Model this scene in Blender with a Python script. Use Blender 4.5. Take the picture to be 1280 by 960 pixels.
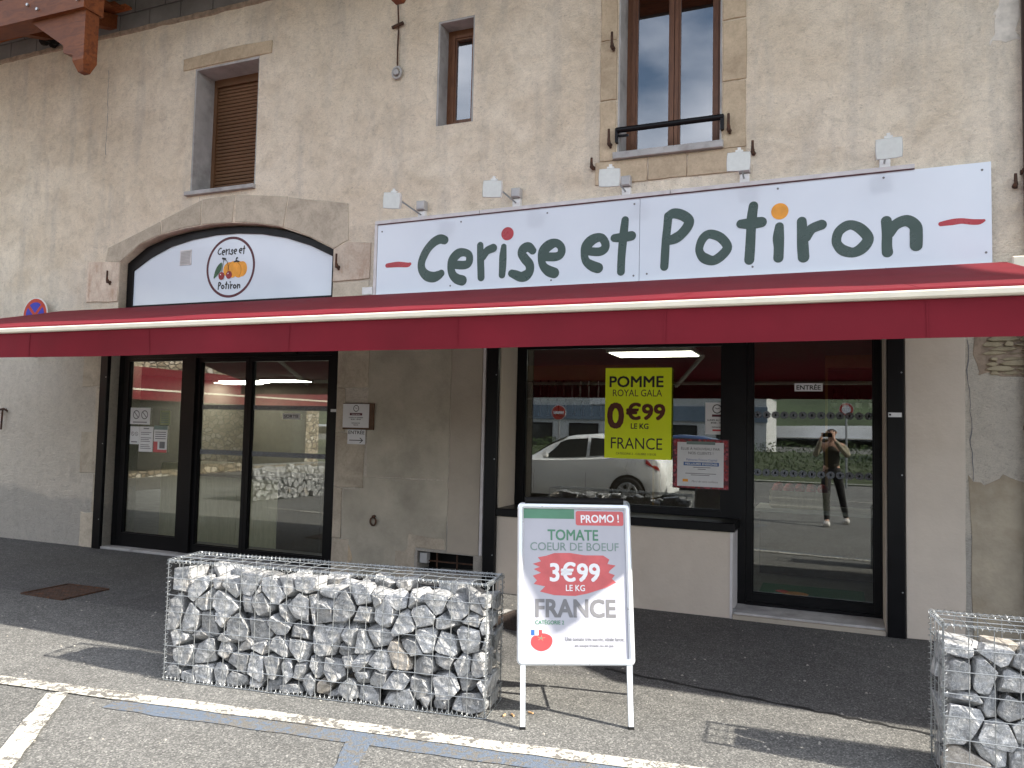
import bpy, bmesh, math, random
from math import radians, sin, cos, pi, atan2, hypot
from mathutils import Vector, Matrix, noise as mnoise
for o in list(bpy.data.objects): bpy.data.objects.remove(o, do_unlink=True)
SC = bpy.context.scene
COL = SC.collection

# ------------------------------------------------------------------ camera
cam_data = bpy.data.cameras.new('camera'); cam = bpy.data.objects.new('camera', cam_data); COL.objects.link(cam)
CAM_YAW, CAM_PITCH, CAM_ROLL = radians(22.4), radians(3.24), radians(1.29)
def cam_axes():
    cy, sy, cp, sp = cos(CAM_YAW), sin(CAM_YAW), cos(CAM_PITCH), sin(CAM_PITCH)
    fwd = Vector((-sy*cp, cy*cp, sp)); right = Vector((cy, sy, 0)); up = right.cross(fwd)
    cr, sr = cos(CAM_ROLL), sin(CAM_ROLL)
    return cr*right + sr*up, -sr*right + cr*up, fwd
_r, _u, _f = cam_axes()
cam.matrix_world = Matrix(((_r.x, _u.x, -_f.x, 0), (_r.y, _u.y, -_f.y, -6.77), (_r.z, _u.z, -_f.z, 1.55), (0, 0, 0, 1)))
cam_data.sensor_width = 36; cam_data.lens = 36*965/1280
cam_data.clip_start = 0.05; cam_data.clip_end = 2000
SC.camera = cam

# ------------------------------------------------------------------ light
SUN_TRAVEL = Vector((-1.5, 0.03, -1.0)).normalized()
SUN_EL = math.asin(-SUN_TRAVEL.z)
sun_data = bpy.data.lights.new('sun', 'SUN'); sun = bpy.data.objects.new('sun', sun_data); COL.objects.link(sun)
sun_data.energy = 5.0; sun_data.angle = radians(0.55); sun_data.color = (1.0, 0.93, 0.82)
sun.rotation_euler = SUN_TRAVEL.to_track_quat('-Z', 'Y').to_euler()
W = bpy.data.worlds.new('World'); SC.world = W; W.use_nodes = True
wn = W.node_tree; wn.nodes.clear()
wo = wn.nodes.new('ShaderNodeOutputWorld'); bg = wn.nodes.new('ShaderNodeBackground')
sky = wn.nodes.new('ShaderNodeTexSky'); sky.sky_type = 'NISHITA'; sky.sun_disc = False
sky.sun_elevation = SUN_EL; sky.sun_rotation = atan2(-SUN_TRAVEL.x, -SUN_TRAVEL.y)
sky.air_density = 1.2; sky.dust_density = 2.0; sky.ozone_density = 1.2
tc = wn.nodes.new('ShaderNodeTexCoord'); mp = wn.nodes.new('ShaderNodeMapping'); mp.inputs['Scale'].default_value = (1, 1, 2.2)
nz = wn.nodes.new('ShaderNodeTexNoise'); nz.inputs['Scale'].default_value = 2.3; nz.inputs['Detail'].default_value = 6; nz.inputs['Roughness'].default_value = 0.55
rp = wn.nodes.new('ShaderNodeValToRGB'); rp.color_ramp.elements[0].position = 0.32; rp.color_ramp.elements[1].position = 0.64
mx = wn.nodes.new('ShaderNodeMix'); mx.data_type = 'RGBA'; mx.inputs[7].default_value = (9.6, 10.0, 11.0, 1)
wn.links.new(tc.outputs['Generated'], mp.inputs[0]); wn.links.new(mp.outputs[0], nz.inputs['Vector'])
wn.links.new(nz.outputs['Fac'], rp.inputs[0]); wn.links.new(rp.outputs[0], mx.inputs[0])
wn.links.new(sky.outputs[0], mx.inputs[6]); wn.links.new(mx.outputs[2], bg.inputs[0])
bg.inputs[1].default_value = 0.10
wn.links.new(bg.outputs[0], wo.inputs[0])
SC.view_settings.view_transform = 'Standard'; SC.view_settings.look = 'None'
SC.view_settings.exposure = 1.27; SC.view_settings.gamma = 1.0
SC.render.engine = 'CYCLES'; SC.cycles.max_bounces = 8; SC.cycles.transparent_max_bounces = 16

# ------------------------------------------------------------------ materials
def lin(c):
    return tuple(((v/255)/12.92 if v/255 <= 0.04045 else ((v/255+0.055)/1.055)**2.4) for v in c) + (1,)
class NT:
    def __init__(s, name):
        s.m = bpy.data.materials.new(name); s.m.use_nodes = True; s.t = s.m.node_tree; s.t.nodes.clear()
        s.out = s.n('ShaderNodeOutputMaterial'); s.b = s.n('ShaderNodeBsdfPrincipled'); s.l(s.b.outputs[0], s.out.inputs[0])
        s.geo = s.n('ShaderNodeNewGeometry'); s.tc = s.n('ShaderNodeTexCoord'); s.pos = s.geo.outputs['Position']; s.obj = s.tc.outputs['Object']
    def n(s, t, **k):
        x = s.t.nodes.new(t)
        for a, v in k.items(): setattr(x, a, v)
        return x
    def l(s, a, b): s.t.links.new(a, b)
    def put(s, sock, v):
        if isinstance(v, bpy.types.NodeSocket): s.l(v, sock)
        else: sock.default_value = v
    def map(s, v, scale=(1, 1, 1), loc=(0, 0, 0), rot=(0, 0, 0)):
        x = s.n('ShaderNodeMapping'); s.l(v, x.inputs[0]); x.inputs['Scale'].default_value = scale; x.inputs['Location'].default_value = loc; x.inputs['Rotation'].default_value = rot
        return x.outputs[0]
    def noise(s, scale, detail=4, rough=0.55, v=None, dist=0.0):
        x = s.n('ShaderNodeTexNoise'); s.l(v or s.pos, x.inputs['Vector']); x.inputs['Scale'].default_value = scale
        x.inputs['Detail'].default_value = detail; x.inputs['Roughness'].default_value = rough; x.inputs['Distortion'].default_value = dist
        return x.outputs['Fac']
    def voro(s, scale, v=None, feature='F1', out='Distance', rnd=1.0):
        x = s.n('ShaderNodeTexVoronoi', feature=feature); s.l(v or s.pos, x.inputs['Vector']); x.inputs['Scale'].default_value = scale; x.inputs['Randomness'].default_value = rnd
        return x.outputs[out]
    def ramp(s, f, stops, interp='LINEAR'):
        x = s.n('ShaderNodeValToRGB'); s.l(f, x.inputs[0]); cr = x.color_ramp; cr.interpolation = interp
        while len(cr.elements) < len(stops): cr.elements.new(0.5)
        for e, (p, c) in zip(cr.elements, stops):
            e.position = p; e.color = c if hasattr(c, '__len__') else (c, c, c, 1)
        return x.outputs[0]
    def mix(s, f, a, b, mode='MIX'):
        x = s.n('ShaderNodeMix', data_type='RGBA', blend_type=mode); s.put(x.inputs[0], f); s.put(x.inputs[6], a); s.put(x.inputs[7], b)
        return x.outputs[2]
    def math(s, op, a, b=0.0, clamp=False):
        x = s.n('ShaderNodeMath', operation=op, use_clamp=clamp); s.put(x.inputs[0], a); s.put(x.inputs[1], b); return x.outputs[0]
    def sep(s, v=None):
        x = s.n('ShaderNodeSeparateXYZ'); s.l(v or s.pos, x.inputs[0]); return x.outputs
    def mr(s, v, a, b, c=0.0, d=1.0):
        x = s.n('ShaderNodeMapRange'); s.put(x.inputs[0], v); x.inputs[1].default_value = a; x.inputs[2].default_value = b; x.inputs[3].default_value = c; x.inputs[4].default_value = d
        return x.outputs[0]
    def bump(s, h, strength=0.4, dist=0.01, base=None):
        x = s.n('ShaderNodeBump'); x.inputs['Strength'].default_value = strength; x.inputs['Distance'].default_value = dist; s.l(h, x.inputs['Height'])
        if base: s.l(base, x.inputs['Normal'])
        s.l(x.outputs[0], s.b.inputs['Normal']); return x.outputs[0]
    def set(s, color=None, rough=None, metal=None, spec=None, coat=None):
        if color is not None: s.put(s.b.inputs['Base Color'], color)
        if rough is not None: s.put(s.b.inputs['Roughness'], rough)
        if metal is not None: s.put(s.b.inputs['Metallic'], metal)
        if spec is not None: s.put(s.b.inputs['Specular IOR Level'], spec)
        if coat is not None: s.put(s.b.inputs['Coat Weight'], coat)
        return s.m
def simple(name, c, rough=0.6, metal=0.0, var=0.12, vs=8.0, bs=0.0, bsc=40.0, spec=0.5, dirt=None):
    t = NT(name); c = tuple(c) + ((1,) if len(c) == 3 else ())
    f = t.noise(vs, 5, 0.6)
    lo = tuple(x*(1-var) for x in c[:3]) + (1,); hi = tuple(min(1, x*(1+var)) for x in c[:3]) + (1,)
    col = t.ramp(f, [(0.3, lo), (0.7, hi)])
    if dirt:
        col = t.mix(t.ramp(t.noise(dirt[1], 6, 0.65), [(0.5, 0), (0.72, dirt[2])]), col, tuple(dirt[0]) + (1,))
    t.set(col, t.ramp(t.noise(vs*3, 3), [(0.3, max(0.02, rough-0.06)), (0.7, min(1, rough+0.08))]), metal, spec)
    if bs: t.bump(t.noise(bsc, 5, 0.6), bs, 0.01)
    return t.m
M = {}
# rough cast plaster: light beige with ochre and grey weather patches, greyer near the ground
def plaster(name, base, light, dark, grey, zlo, zhi, damp=0.0):
    t = NT(name); xyz = t.sep()
    big = t.noise(0.55, 5, 0.6, dist=0.4); med = t.noise(2.6, 6, 0.62, t.map(t.pos, (1, 1, 1.3), (3, 1, 2)), 0.5)
    streak = t.noise(1.6, 5, 0.6, t.map(t.pos, (2.2, 1, 0.35)))
    scr = t.noise(32, 5, 0.68, t.map(t.pos, (1.0, 1, 1.7), rot=(0, 0.5, 0)), 1.6)
    fine = t.noise(120, 3, 0.7)
    c = t.mix(t.ramp(big, [(0.38, 0), (0.62, 1)]), base, light)
    c = t.mix(t.ramp(med, [(0.46, 0), (0.70, 0.5)]), c, dark)
    c = t.mix(t.ramp(streak, [(0.5, 0), (0.72, 0.65)]), c, grey)
    z = t.math('ADD', xyz[2], t.math('MULTIPLY', t.math('SUBTRACT', med, 0.5), 1.4))
    c = t.mix(t.mr(z, zlo, zhi, 0.85, 0.0), c, grey)
    if damp:
        dz = t.math('ADD', xyz[2], t.math('MULTIPLY', t.math('SUBTRACT', big, 0.5), 1.6))
        c = t.mix(t.ramp(dz, [(0.0, 0.6), (0.62/3, 0.5), (0.72/3, 0)]) if False else t.mr(dz, 0.72, 0.62, 0.0, damp), c, (0.30, 0.295, 0.28, 1))
    mid = t.noise(9, 6, 0.7, dist=1.0)
    c = t.mix(0.8, c, t.ramp(mid, [(0.3, 0.82), (0.5, 1.0), (0.7, 1.1)]), 'MULTIPLY')
    c = t.mix(0.9, c, t.ramp(scr, [(0.30, 0.64), (0.42, 0.95), (0.7, 1.10)]), 'MULTIPLY')
    c = t.mix(0.5, c, t.ramp(fine, [(0.3, 0.75), (0.6, 1.08)]), 'MULTIPLY')
    t.set(c, 0.93, 0, 0.15)
    h = t.math('ADD', t.math('MULTIPLY', scr, 1.0), t.math('ADD', t.math('MULTIPLY', fine, 0.3), t.math('MULTIPLY', med, 1.2)))
    t.bump(h, 0.8, 0.018)
    return t.m
M['plaster'] = plaster('rough_plaster', (0.74, 0.64, 0.50, 1), (0.87, 0.78, 0.64, 1), (0.58, 0.485, 0.36, 1), (0.54, 0.50, 0.435, 1), 2.2, 3.6, damp=0.5)
def limestone(name, a, b, rust=False):
    t = NT(name)
    f = t.noise(3.5, 6, 0.65, dist=0.6); g = t.noise(45, 4, 0.7)
    c = t.ramp(f, [(0.3, b), (0.52, a), (0.75, tuple(min(1, v*1.2) for v in a[:3]) + (1,))])
    oi = t.n('ShaderNodeObjectInfo'); c = t.mix(0.6, c, t.ramp(oi.outputs['Random'], [(0, 0.82), (1, 1.12)]), 'MULTIPLY')
    c = t.mix(0.6, c, t.ramp(g, [(0.3, 0.78), (0.6, 1.06)]), 'MULTIPLY')
    pit = t.voro(38); c = t.mix(t.ramp(pit, [(0.05, 0.5), (0.16, 0)]), c, tuple(v*0.45 for v in b[:3]) + (1,))
    if rust: c = t.mix(t.ramp(t.noise(5, 5, 0.7, t.map(t.pos, (1.6, 1, 0.5))), [(0.5, 0), (0.7, 0.6)]), c, (0.33, 0.17, 0.10, 1))
    t.set(c, 0.9, 0, 0.2); t.bump(t.math('ADD', t.math('MULTIPLY', f, 1.5), t.math('MULTIPLY', g, 0.5)), 0.5, 0.012)
    return t.m
M['limestone'] = limestone('limestone', (0.53, 0.43, 0.305, 1), (0.41, 0.325, 0.225, 1))
M['limestone_rust'] = limestone('rust_stained_limestone', (0.62, 0.53, 0.43, 1), (0.52, 0.41, 0.32, 1), True)
M['limestone_dull'] = limestone('weathered_limestone', (0.50, 0.44, 0.35, 1), (0.36, 0.31, 0.245, 1))
M['render'] = simple('smooth_render', (0.60, 0.53, 0.45), 0.9, var=0.08, vs=1.6, bs=0.25, bsc=30, spec=0.2, dirt=((0.50, 0.43, 0.35), 1.7, 0.5))
M['render_grey'] = simple('grey_cement_render', (0.44, 0.405, 0.33), 0.92, var=0.18, vs=2.5, bs=0.5, bsc=45, spec=0.15, dirt=((0.26, 0.245, 0.20), 2.2, 0.6))
M['render_beige'] = simple('beige_cement_render', (0.42, 0.375, 0.31), 0.9, var=0.08, vs=2.5, bs=0.3, bsc=45, spec=0.2, dirt=((0.34, 0.30, 0.24), 1.5, 0.5))
M['concrete'] = simple('bare_concrete', (0.42, 0.415, 0.41), 0.9, var=0.2, vs=4, bs=0.4, bsc=35, spec=0.2, dirt=((0.15, 0.14, 0.13), 3, 0.6))
M['block'] = simple('concrete_block', (0.185, 0.18, 0.175), 0.95, var=0.2, vs=3, bs=0.6, bsc=70, spec=0.15)
M['mortar'] = simple('crumbling_mortar', (0.33, 0.26, 0.20), 0.95, var=0.35, vs=14, bs=0.9, bsc=25, spec=0.1)
M['black'] = simple('black_powder_coat', (0.005, 0.005, 0.006), 0.35, var=0.2, vs=3, spec=0.2)
M['black_matt'] = simple('matt_black', (0.006, 0.006, 0.006), 0.6, spec=0.2)
M['darkbrown'] = simple('downpipe_brown', (0.035, 0.018, 0.014), 0.4)
M['white_plastic'] = simple('white_plastic', (0.72, 0.73, 0.72), 0.35, var=0.05, dirt=((0.45, 0.43, 0.38), 20, 0.35))
M['grey_plastic'] = simple('grey_plastic', (0.42, 0.42, 0.42), 0.4, var=0.1)
M['white_frame'] = simple('white_trim', (0.62, 0.60, 0.60), 0.5, var=0.08, dirt=((0.35, 0.3, 0.28), 6, 0.4))
M['rust'] = simple('rusty_iron', (0.06, 0.032, 0.02), 0.85, var=0.5, vs=25, bs=0.5, bsc=80, dirt=((0.16, 0.06, 0.025), 18, 0.8))
M['galv'] = simple('galvanised_wire', (0.36, 0.38, 0.39), 0.38, 0.75, var=0.15, vs=30)
M['alu'] = simple('anodised_aluminium', (0.72, 0.76, 0.80), 0.32, 0.55, var=0.05, vs=6)
M['steel'] = simple('painted_steel_leg', (0.60, 0.65, 0.70), 0.4, 0.3, var=0.06)
M['cream'] = simple('cream_lacquer', (0.72, 0.67, 0.55), 0.4, var=0.07, vs=5)
M['paper'] = simple('white_paper', (0.68, 0.69, 0.70), 0.55, var=0.04, vs=10)
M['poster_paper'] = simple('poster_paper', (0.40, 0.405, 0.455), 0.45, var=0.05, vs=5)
M['vinyl_white'] = simple('white_vinyl', (0.74, 0.77, 0.83), 0.22, var=0.02)
M['lime'] = simple('lime_green_print', (0.84, 0.98, 0.004), 0.5, var=0.02)
M['print_black'] = simple('black_print', (0.015, 0.015, 0.015), 0.5)
M['print_grey'] = simple('grey_print', (0.16, 0.16, 0.17), 0.5)
M['print_brown'] = simple('brown_red_print', (0.10, 0.016, 0.006), 0.5)
M['print_red'] = simple('red_print', (0.55, 0.045, 0.05), 0.45, var=0.08, vs=20)
M['print_promo'] = simple('faded_red_print', (0.52, 0.10, 0.105), 0.45, var=0.12, vs=14)
M['print_green'] = simple('green_print', (0.075, 0.21, 0.13), 0.5)
M['print_greygreen'] = simple('grey_green_print', (0.17, 0.24, 0.22), 0.5)
M['print_white'] = simple('white_print', (0.75, 0.76, 0.78), 0.5, var=0.02)
M['print_blue'] = simple('blue_print', (0.02, 0.10, 0.32), 0.5)
M['print_maroon'] = simple('maroon_print', (0.085, 0.012, 0.022), 0.45)
M['letter_green'] = simple('dark_green_vinyl', (0.028, 0.062, 0.050), 0.3, var=0.08, vs=3)
M['letter_red'] = simple('red_vinyl', (0.42, 0.022, 0.035), 0.3, var=0.15, vs=3)
M['orange'] = simple('orange_print', (0.80, 0.33, 0.02), 0.4, var=0.2, vs=8)
M['leafgreen'] = simple('leaf_green_print', (0.02, 0.09, 0.03), 0.4, var=0.3, vs=10)
M['cherry'] = simple('cherry_red_print', (0.25, 0.006, 0.01), 0.35, var=0.3, vs=20)
M['blue_enamel'] = simple('blue_enamel', (0.012, 0.03, 0.40), 0.35, var=0.1)
M['red_enamel'] = simple('red_enamel', (0.42, 0.035, 0.02), 0.35, var=0.15, vs=12)
M['plywood'] = simple('weathered_plywood', (0.10, 0.055, 0.03), 0.8, var=0.3, vs=20)
# glossy white sign sheet, faintly dusty
t = NT('sign_panel_white'); t.set(t.ramp(t.noise(1.5, 5), [(0.3, (0.65, 0.72, 0.80, 1)), (0.7, (0.70, 0.765, 0.835, 1))]), t.ramp(t.noise(4, 5), [(0.35, 0.08), (0.75, 0.16)]), 0, 0.5); M['sign'] = t.m
# awning cloth
def cloth(name, c, tr):
    t = NT(name); w = t.noise(3.0, 5, 0.5); f = t.noise(400, 2)
    col = t.mix(0.35, t.ramp(w, [(0.3, tuple(v*0.88 for v in c) + (1,)), (0.7, tuple(v*1.1 for v in c) + (1,))]), t.ramp(f, [(0.3, 0.8), (0.7, 1.15)]), 'MULTIPLY')
    t.set(col, 0.75, 0, 0.3); t.bump(t.math('ADD', t.noise(2.2, 4, v=t.map(t.pos, (1, 0.5, 1))), t.math('MULTIPLY', f, 0.02)), 0.25, 0.03)
    tl = t.n('ShaderNodeBsdfTranslucent'); t.l(col, tl.inputs[0]); ms = t.n('ShaderNodeMixShader'); ms.inputs[0].default_value = tr
    t.l(t.b.outputs[0], ms.inputs[1]); t.l(tl.outputs[0], ms.inputs[2]); t.l(ms.outputs[0], t.out.inputs[0])
    return t.m
M['awning'] = cloth('red_awning_cloth', (0.165, 0.0045, 0.014), 0.05)
# timber
def timber(name, a, b, axis=(1, 6, 6), rough=0.6):
    t = NT(name); v = t.map(t.obj, axis)
    f = t.noise(5, 6, 0.6, v, 1.2); g = t.noise(1.2, 3)
    t.set(t.mix(t.ramp(g, [(0.35, 0), (0.7, 0.6)]), t.ramp(f, [(0.35, b), (0.6, a)]), b), rough, 0, 0.3); t.bump(f, 0.25, 0.004)
    return t.m
M['timber'] = timber('orange_stained_timber', (0.19, 0.058, 0.017, 1), (0.095, 0.027, 0.009, 1), (1.0, 4, 4))
M['timber_light'] = timber('fresh_orange_timber', (0.42, 0.14, 0.045, 1), (0.30, 0.085, 0.025, 1), (1.0, 4, 4))
M['window_wood'] = timber('varnished_window_wood', (0.19, 0.085, 0.042, 1), (0.115, 0.048, 0.024, 1), (5, 5, 0.8), 0.38)
M['shutter'] = simple('brown_shutter_slats', (0.15, 0.075, 0.036), 0.45, var=0.12, vs=2)
M['counter_wood'] = timber('pale_oak_panel', (0.50, 0.45, 0.33, 1), (0.38, 0.335, 0.24, 1), (6, 6, 0.7))
M['ochre'] = simple('ochre_fascia', (0.20, 0.115, 0.03), 0.6)
# glass: plain pane, reflects and lets see through
def glass(name, ior, tint, rough=0.0):
    t = NT(name); t.t.nodes.remove(t.b)
    g = t.n('ShaderNodeBsdfGlossy'); g.inputs['Roughness'].default_value = rough; g.inputs[0].default_value = (1, 1, 1, 1)
    tr = t.n('ShaderNodeBsdfTransparent'); tr.inputs[0].default_value = tint; fr = t.n('ShaderNodeFresnel'); t.l(t.math('ADD', t.math('MULTIPLY', t.geo.outputs['Backfacing'], 1/ior-ior), ior), fr.inputs[0])
    bm_ = t.n('ShaderNodeBump'); bm_.inputs['Strength'].default_value = 0.008; bm_.inputs['Distance'].default_value = 0.02; t.l(t.noise(1.3, 2), bm_.inputs['Height']); (t.l(bm_.outputs[0], g.inputs['Normal']) if name == 'shop_glass' else None)
    ms = t.n('ShaderNodeMixShader'); t.l(fr.outputs[0], ms.inputs[0]); t.l(tr.outputs[0], ms.inputs[1]); t.l(g.outputs[0], ms.inputs[2]); t.l(ms.outputs[0], t.out.inputs[0])
    return t.m
M['glass'] = glass('shop_glass', 2.0, (0.86, 0.90, 0.87, 1))
M['glass_up'] = glass('double_glazing', 2.7, (0.5, 0.52, 0.55, 1))
M['car_glass'] = simple('tinted_car_glass', (0.03, 0.035, 0.035), 0.05, var=0.1)
t = NT('etched_marking'); t.t.nodes.remove(t.b); d_ = t.n('ShaderNodeBsdfDiffuse'); d_.inputs[0].default_value = (0.24, 0.26, 0.29, 1); tr_ = t.n('ShaderNodeBsdfTransparent'); ms_ = t.n('ShaderNodeMixShader'); ms_.inputs[0].default_value = 0.55
t.l(tr_.outputs[0], ms_.inputs[1]); t.l(d_.outputs[0], ms_.inputs[2]); t.l(ms_.outputs[0], t.out.inputs[0]); M['etch'] = t.m
# marble-like gabion stone
t = NT('gabion_marble'); oi = t.n('ShaderNodeObjectInfo'); rnd = oi.outputs['Random']
f = t.noise(9, 6, 0.6, t.obj, 1.5); v2 = t.noise(24, 5, 0.65, t.map(t.obj, (1, 1.4, 0.8), (4, 2, 7)), 2.5); big = t.noise(3.1, 2, 0.5, t.obj)
c = t.ramp(f, [(0.30, (0.17, 0.178, 0.185, 1)), (0.5, (0.32, 0.328, 0.335, 1)), (0.7, (0.56, 0.565, 0.565, 1))])
c = t.mix(t.ramp(v2, [(0.47, 0), (0.5, 0.8), (0.53, 0)]), c, (0.72, 0.71, 0.69, 1))
c = t.mix(t.ramp(big, [(0.64, 0), (0.72, 0.6)]), c, (0.42, 0.36, 0.275, 1))
c = t.mix(0.8, c, t.ramp(rnd, [(0, 0.6), (0.5, 1.0), (1, 1.3)]), 'MULTIPLY')
c = t.mix(t.ramp(rnd, [(0.94, 0), (0.95, 0.5)], 'CONSTANT'), c, (0.42, 0.34, 0.24, 1))
c = t.mix(0.5, c, t.ramp(t.noise(150, 3, 0.7, t.obj), [(0.3, 0.75), (0.65, 1.15)]), 'MULTIPLY')
c = t.mix(t.ramp(t.noise(16, 4, 0.6, t.map(t.obj, (1, 1, 1), (8, 3, 1)), 1.0), [(0.55, 0), (0.66, 0.55)]), c, (0.10, 0.10, 0.105, 1))
t.set(c, t.ramp(f, [(0.3, 0.34), (0.7, 0.55)]), 0, 0.5)
t.bump(t.math('ADD', t.noise(38, 5, 0.65, t.obj, 0.8), t.math('MULTIPLY', t.voro(30, t.obj), 0.8)), 0.7, 0.012); M['stone'] = t.m
# asphalt: speckled aggregate, shade painted in as a darker tone near the wall
def asphalt(name):
    t = NT(name); xyz = t.sep()
    agg = t.voro(135, out='Color'); ag2 = t.n('ShaderNodeRGBToBW'); t.l(agg, ag2.inputs[0]); ag = ag2.outputs[0]
    fine = t.noise(160, 3, 0.75); med = t.noise(7, 6, 0.7); big = t.noise(0.8, 5, 0.6)
    c = t.ramp(ag, [(0.0, (0.07, 0.07, 0.069, 1)), (0.45, (0.13, 0.13, 0.124, 1)), (0.72, (0.19, 0.188, 0.178, 1)), (0.95, (0.34, 0.335, 0.315, 1))])
    c = t.mix(0.7, c, t.ramp(fine, [(0.3, 0.65), (0.5, 1.0), (0.75, 1.3)]), 'MULTIPLY')
    c = t.mix(0.8, c, t.ramp(med, [(0.3, 0.8), (0.7, 1.18)]), 'MULTIPLY')
    c = t.mix(0.8, c, t.ramp(big, [(0.3, 0.85), (0.7, 1.15)]), 'MULTIPLY')
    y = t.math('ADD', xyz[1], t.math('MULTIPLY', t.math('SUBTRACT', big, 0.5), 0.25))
    new = t.mr(y, -2.02, -1.98); c = t.mix(new, c, t.mix(1.0, c, (0.76, 0.76, 0.78, 1), 'MULTIPLY'))  # wall-side shade multiplied into the asphalt colour
    t.set(c, 0.9, 0, 0.25); t.bump(t.math('ADD', ag, t.math('MULTIPLY', fine, 0.8)), 0.8, 0.004)
    return t.m
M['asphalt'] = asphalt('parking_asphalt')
def paint(name, col, wear):
    t = NT(name); f = t.noise(28, 6, 0.75, dist=0.6); g = t.noise(3, 3); fine = t.noise(170, 3, 0.7)
    h = t.math('ADD', f, t.math('MULTIPLY', t.math('SUBTRACT', g, 0.5), 0.4))
    m_ = t.ramp(h, [(wear, 1), (wear+0.035, 0)])
    c = t.mix(0.6, col, t.ramp(t.noise(60, 4, 0.7), [(0.3, 0.7), (0.6, 1.08)]), 'MULTIPLY')
    a_ = t.mix(0.8, (0.15, 0.143, 0.13, 1), t.ramp(fine, [(0.3, 0.5), (0.7, 1.5)]), 'MULTIPLY')
    t.set(t.mix(m_, c, a_), 0.8, 0, 0.3); t.bump(t.math('ADD', fine, t.voro(95)), 0.6, 0.004)
    return t.m
M['paint_white'] = paint('worn_white_road_paint', (0.52, 0.50, 0.44, 1), 0.455)
M['paint_blue'] = paint('worn_blue_road_paint', (0.125, 0.155, 0.20, 1), 0.46)
# rubble masonry for the far wing
t = NT('rubble_masonry'); vd = t.map(t.pos, (1, 1, 1.5)); cell = t.voro(4.6, vd, out='Color'); edge = t.voro(4.6, vd, 'DISTANCE_TO_EDGE'); bw = t.n('ShaderNodeRGBToBW'); t.l(cell, bw.inputs[0])
c = t.ramp(bw.outputs[0], [(0.2, (0.24, 0.19, 0.13, 1)), (0.6, (0.42, 0.36, 0.27, 1)), (0.9, (0.52, 0.49, 0.43, 1))]); c = t.mix(t.ramp(edge, [(0.03, 1), (0.08, 0)]), c, (0.08, 0.065, 0.05, 1))
c = t.mix(0.6, c, t.ramp(t.noise(14, 5, 0.7), [(0.3, 0.65), (0.7, 1.2)]), 'MULTIPLY'); t.set(c, 0.9); t.bump(t.ramp(edge, [(0, 0), (0.12, 1)]), 0.8, 0.05); M['rubble'] = t.m
M['flint'] = limestone('rubble_stone_face', (0.40, 0.345, 0.24, 1), (0.25, 0.205, 0.135, 1))
def emit(name, c, s):
    m = bpy.data.materials.new(name); m.use_nodes = True; nt = m.node_tree; nt.nodes.clear()
    e = nt.nodes.new('ShaderNodeEmission'); e.inputs[0].default_value = tuple(c) + (1,); e.inputs[1].default_value = s
    o = nt.nodes.new('ShaderNodeOutputMaterial'); nt.links.new(e.outputs[0], o.inputs[0]); return m
M['fill_soft'] = emit('soft_fill_panel', (1, 0.93, 0.8), 4.5)  # glow of the fill panel added behind the shop window
M['fill_front'] = emit('bright_fill_panel', (1, 0.93, 0.80), 8.0)  # stronger glow of the fill panels added behind the exit doors
M['led'] = emit('led_diffuser', (1, 0.95, 0.85), 16.0)
M['taillight_on'] = emit('lit_tail_light', (1, 0.03, 0.03), 6.0)
M['flood_face'] = simple('floodlight_glass', (0.66, 0.71, 0.69), 0.18, var=0.05, vs=30)
M['car_white'] = simple('white_car_paint', (0.86, 0.87, 0.85), 0.15, var=0.02); M['car_blue'] = simple('blue_car_paint', (0.02, 0.05, 0.14), 0.15, var=0.05)
M['rubber'] = simple('tyre_rubber', (0.02, 0.02, 0.02), 0.85); M['chrome'] = simple('alloy_wheel', (0.45, 0.46, 0.47), 0.3, 0.7)
M['tail'] = simple('red_tail_lens', (0.35, 0.01, 0.015), 0.2)
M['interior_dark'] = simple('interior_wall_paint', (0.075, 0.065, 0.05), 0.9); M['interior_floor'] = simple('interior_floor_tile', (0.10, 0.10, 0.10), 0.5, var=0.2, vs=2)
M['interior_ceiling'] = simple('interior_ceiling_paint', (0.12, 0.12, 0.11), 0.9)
M['mat_green'] = simple('green_door_mat', (0.015, 0.09, 0.045), 0.95, var=0.2, vs=60); M['bottle'] = simple('dark_bottle_glass', (0.03, 0.008, 0.01), 0.2)
M['apple'] = simple('red_apple_skin', (0.30, 0.03, 0.025), 0.4, var=0.5, vs=30)
M['fruit_orange'] = simple('orange_fruit_skin', (0.55, 0.22, 0.03), 0.5, var=0.3, vs=20)
M['shelf_dark'] = simple('dark_shelf_board', (0.05, 0.035, 0.025), 0.7)
M['skin'] = simple('skin', (0.50, 0.30, 0.22), 0.5, var=0.06); M['hair'] = simple('dark_brown_hair', (0.03, 0.018, 0.012), 0.6, var=0.4, vs=60)
M['jacket'] = simple('beige_grey_sleeves', (0.30, 0.27, 0.20), 0.85, var=0.15, vs=30, bs=0.4, bsc=60); M['vest'] = simple('dark_olive_vest', (0.035, 0.03, 0.02), 0.8, bs=0.5, bsc=25)
M['trousers'] = simple('black_trousers', (0.012, 0.012, 0.014), 0.85); M['shoe'] = simple('white_shoe', (0.65, 0.63, 0.60), 0.6)
M['grassm'] = simple('verge_grass', (0.05, 0.065, 0.025), 0.9, var=0.5, vs=3, bs=1.0, bsc=8); M['hill'] = simple('wooded_hill', (0.05, 0.075, 0.03), 0.95, var=0.6, vs=0.08)
M['foliage'] = simple('hedge_foliage', (0.05, 0.085, 0.025), 0.8, var=0.6, vs=6)
M['bluegrey'] = simple('blue_grey_cladding', (0.16, 0.21, 0.27), 0.6, var=0.1, vs=1)
M['office_white'] = simple('white_cladding', (0.55, 0.56, 0.56), 0.6, var=0.06, vs=0.5)
M['wing_red'] = M['awning']

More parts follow.
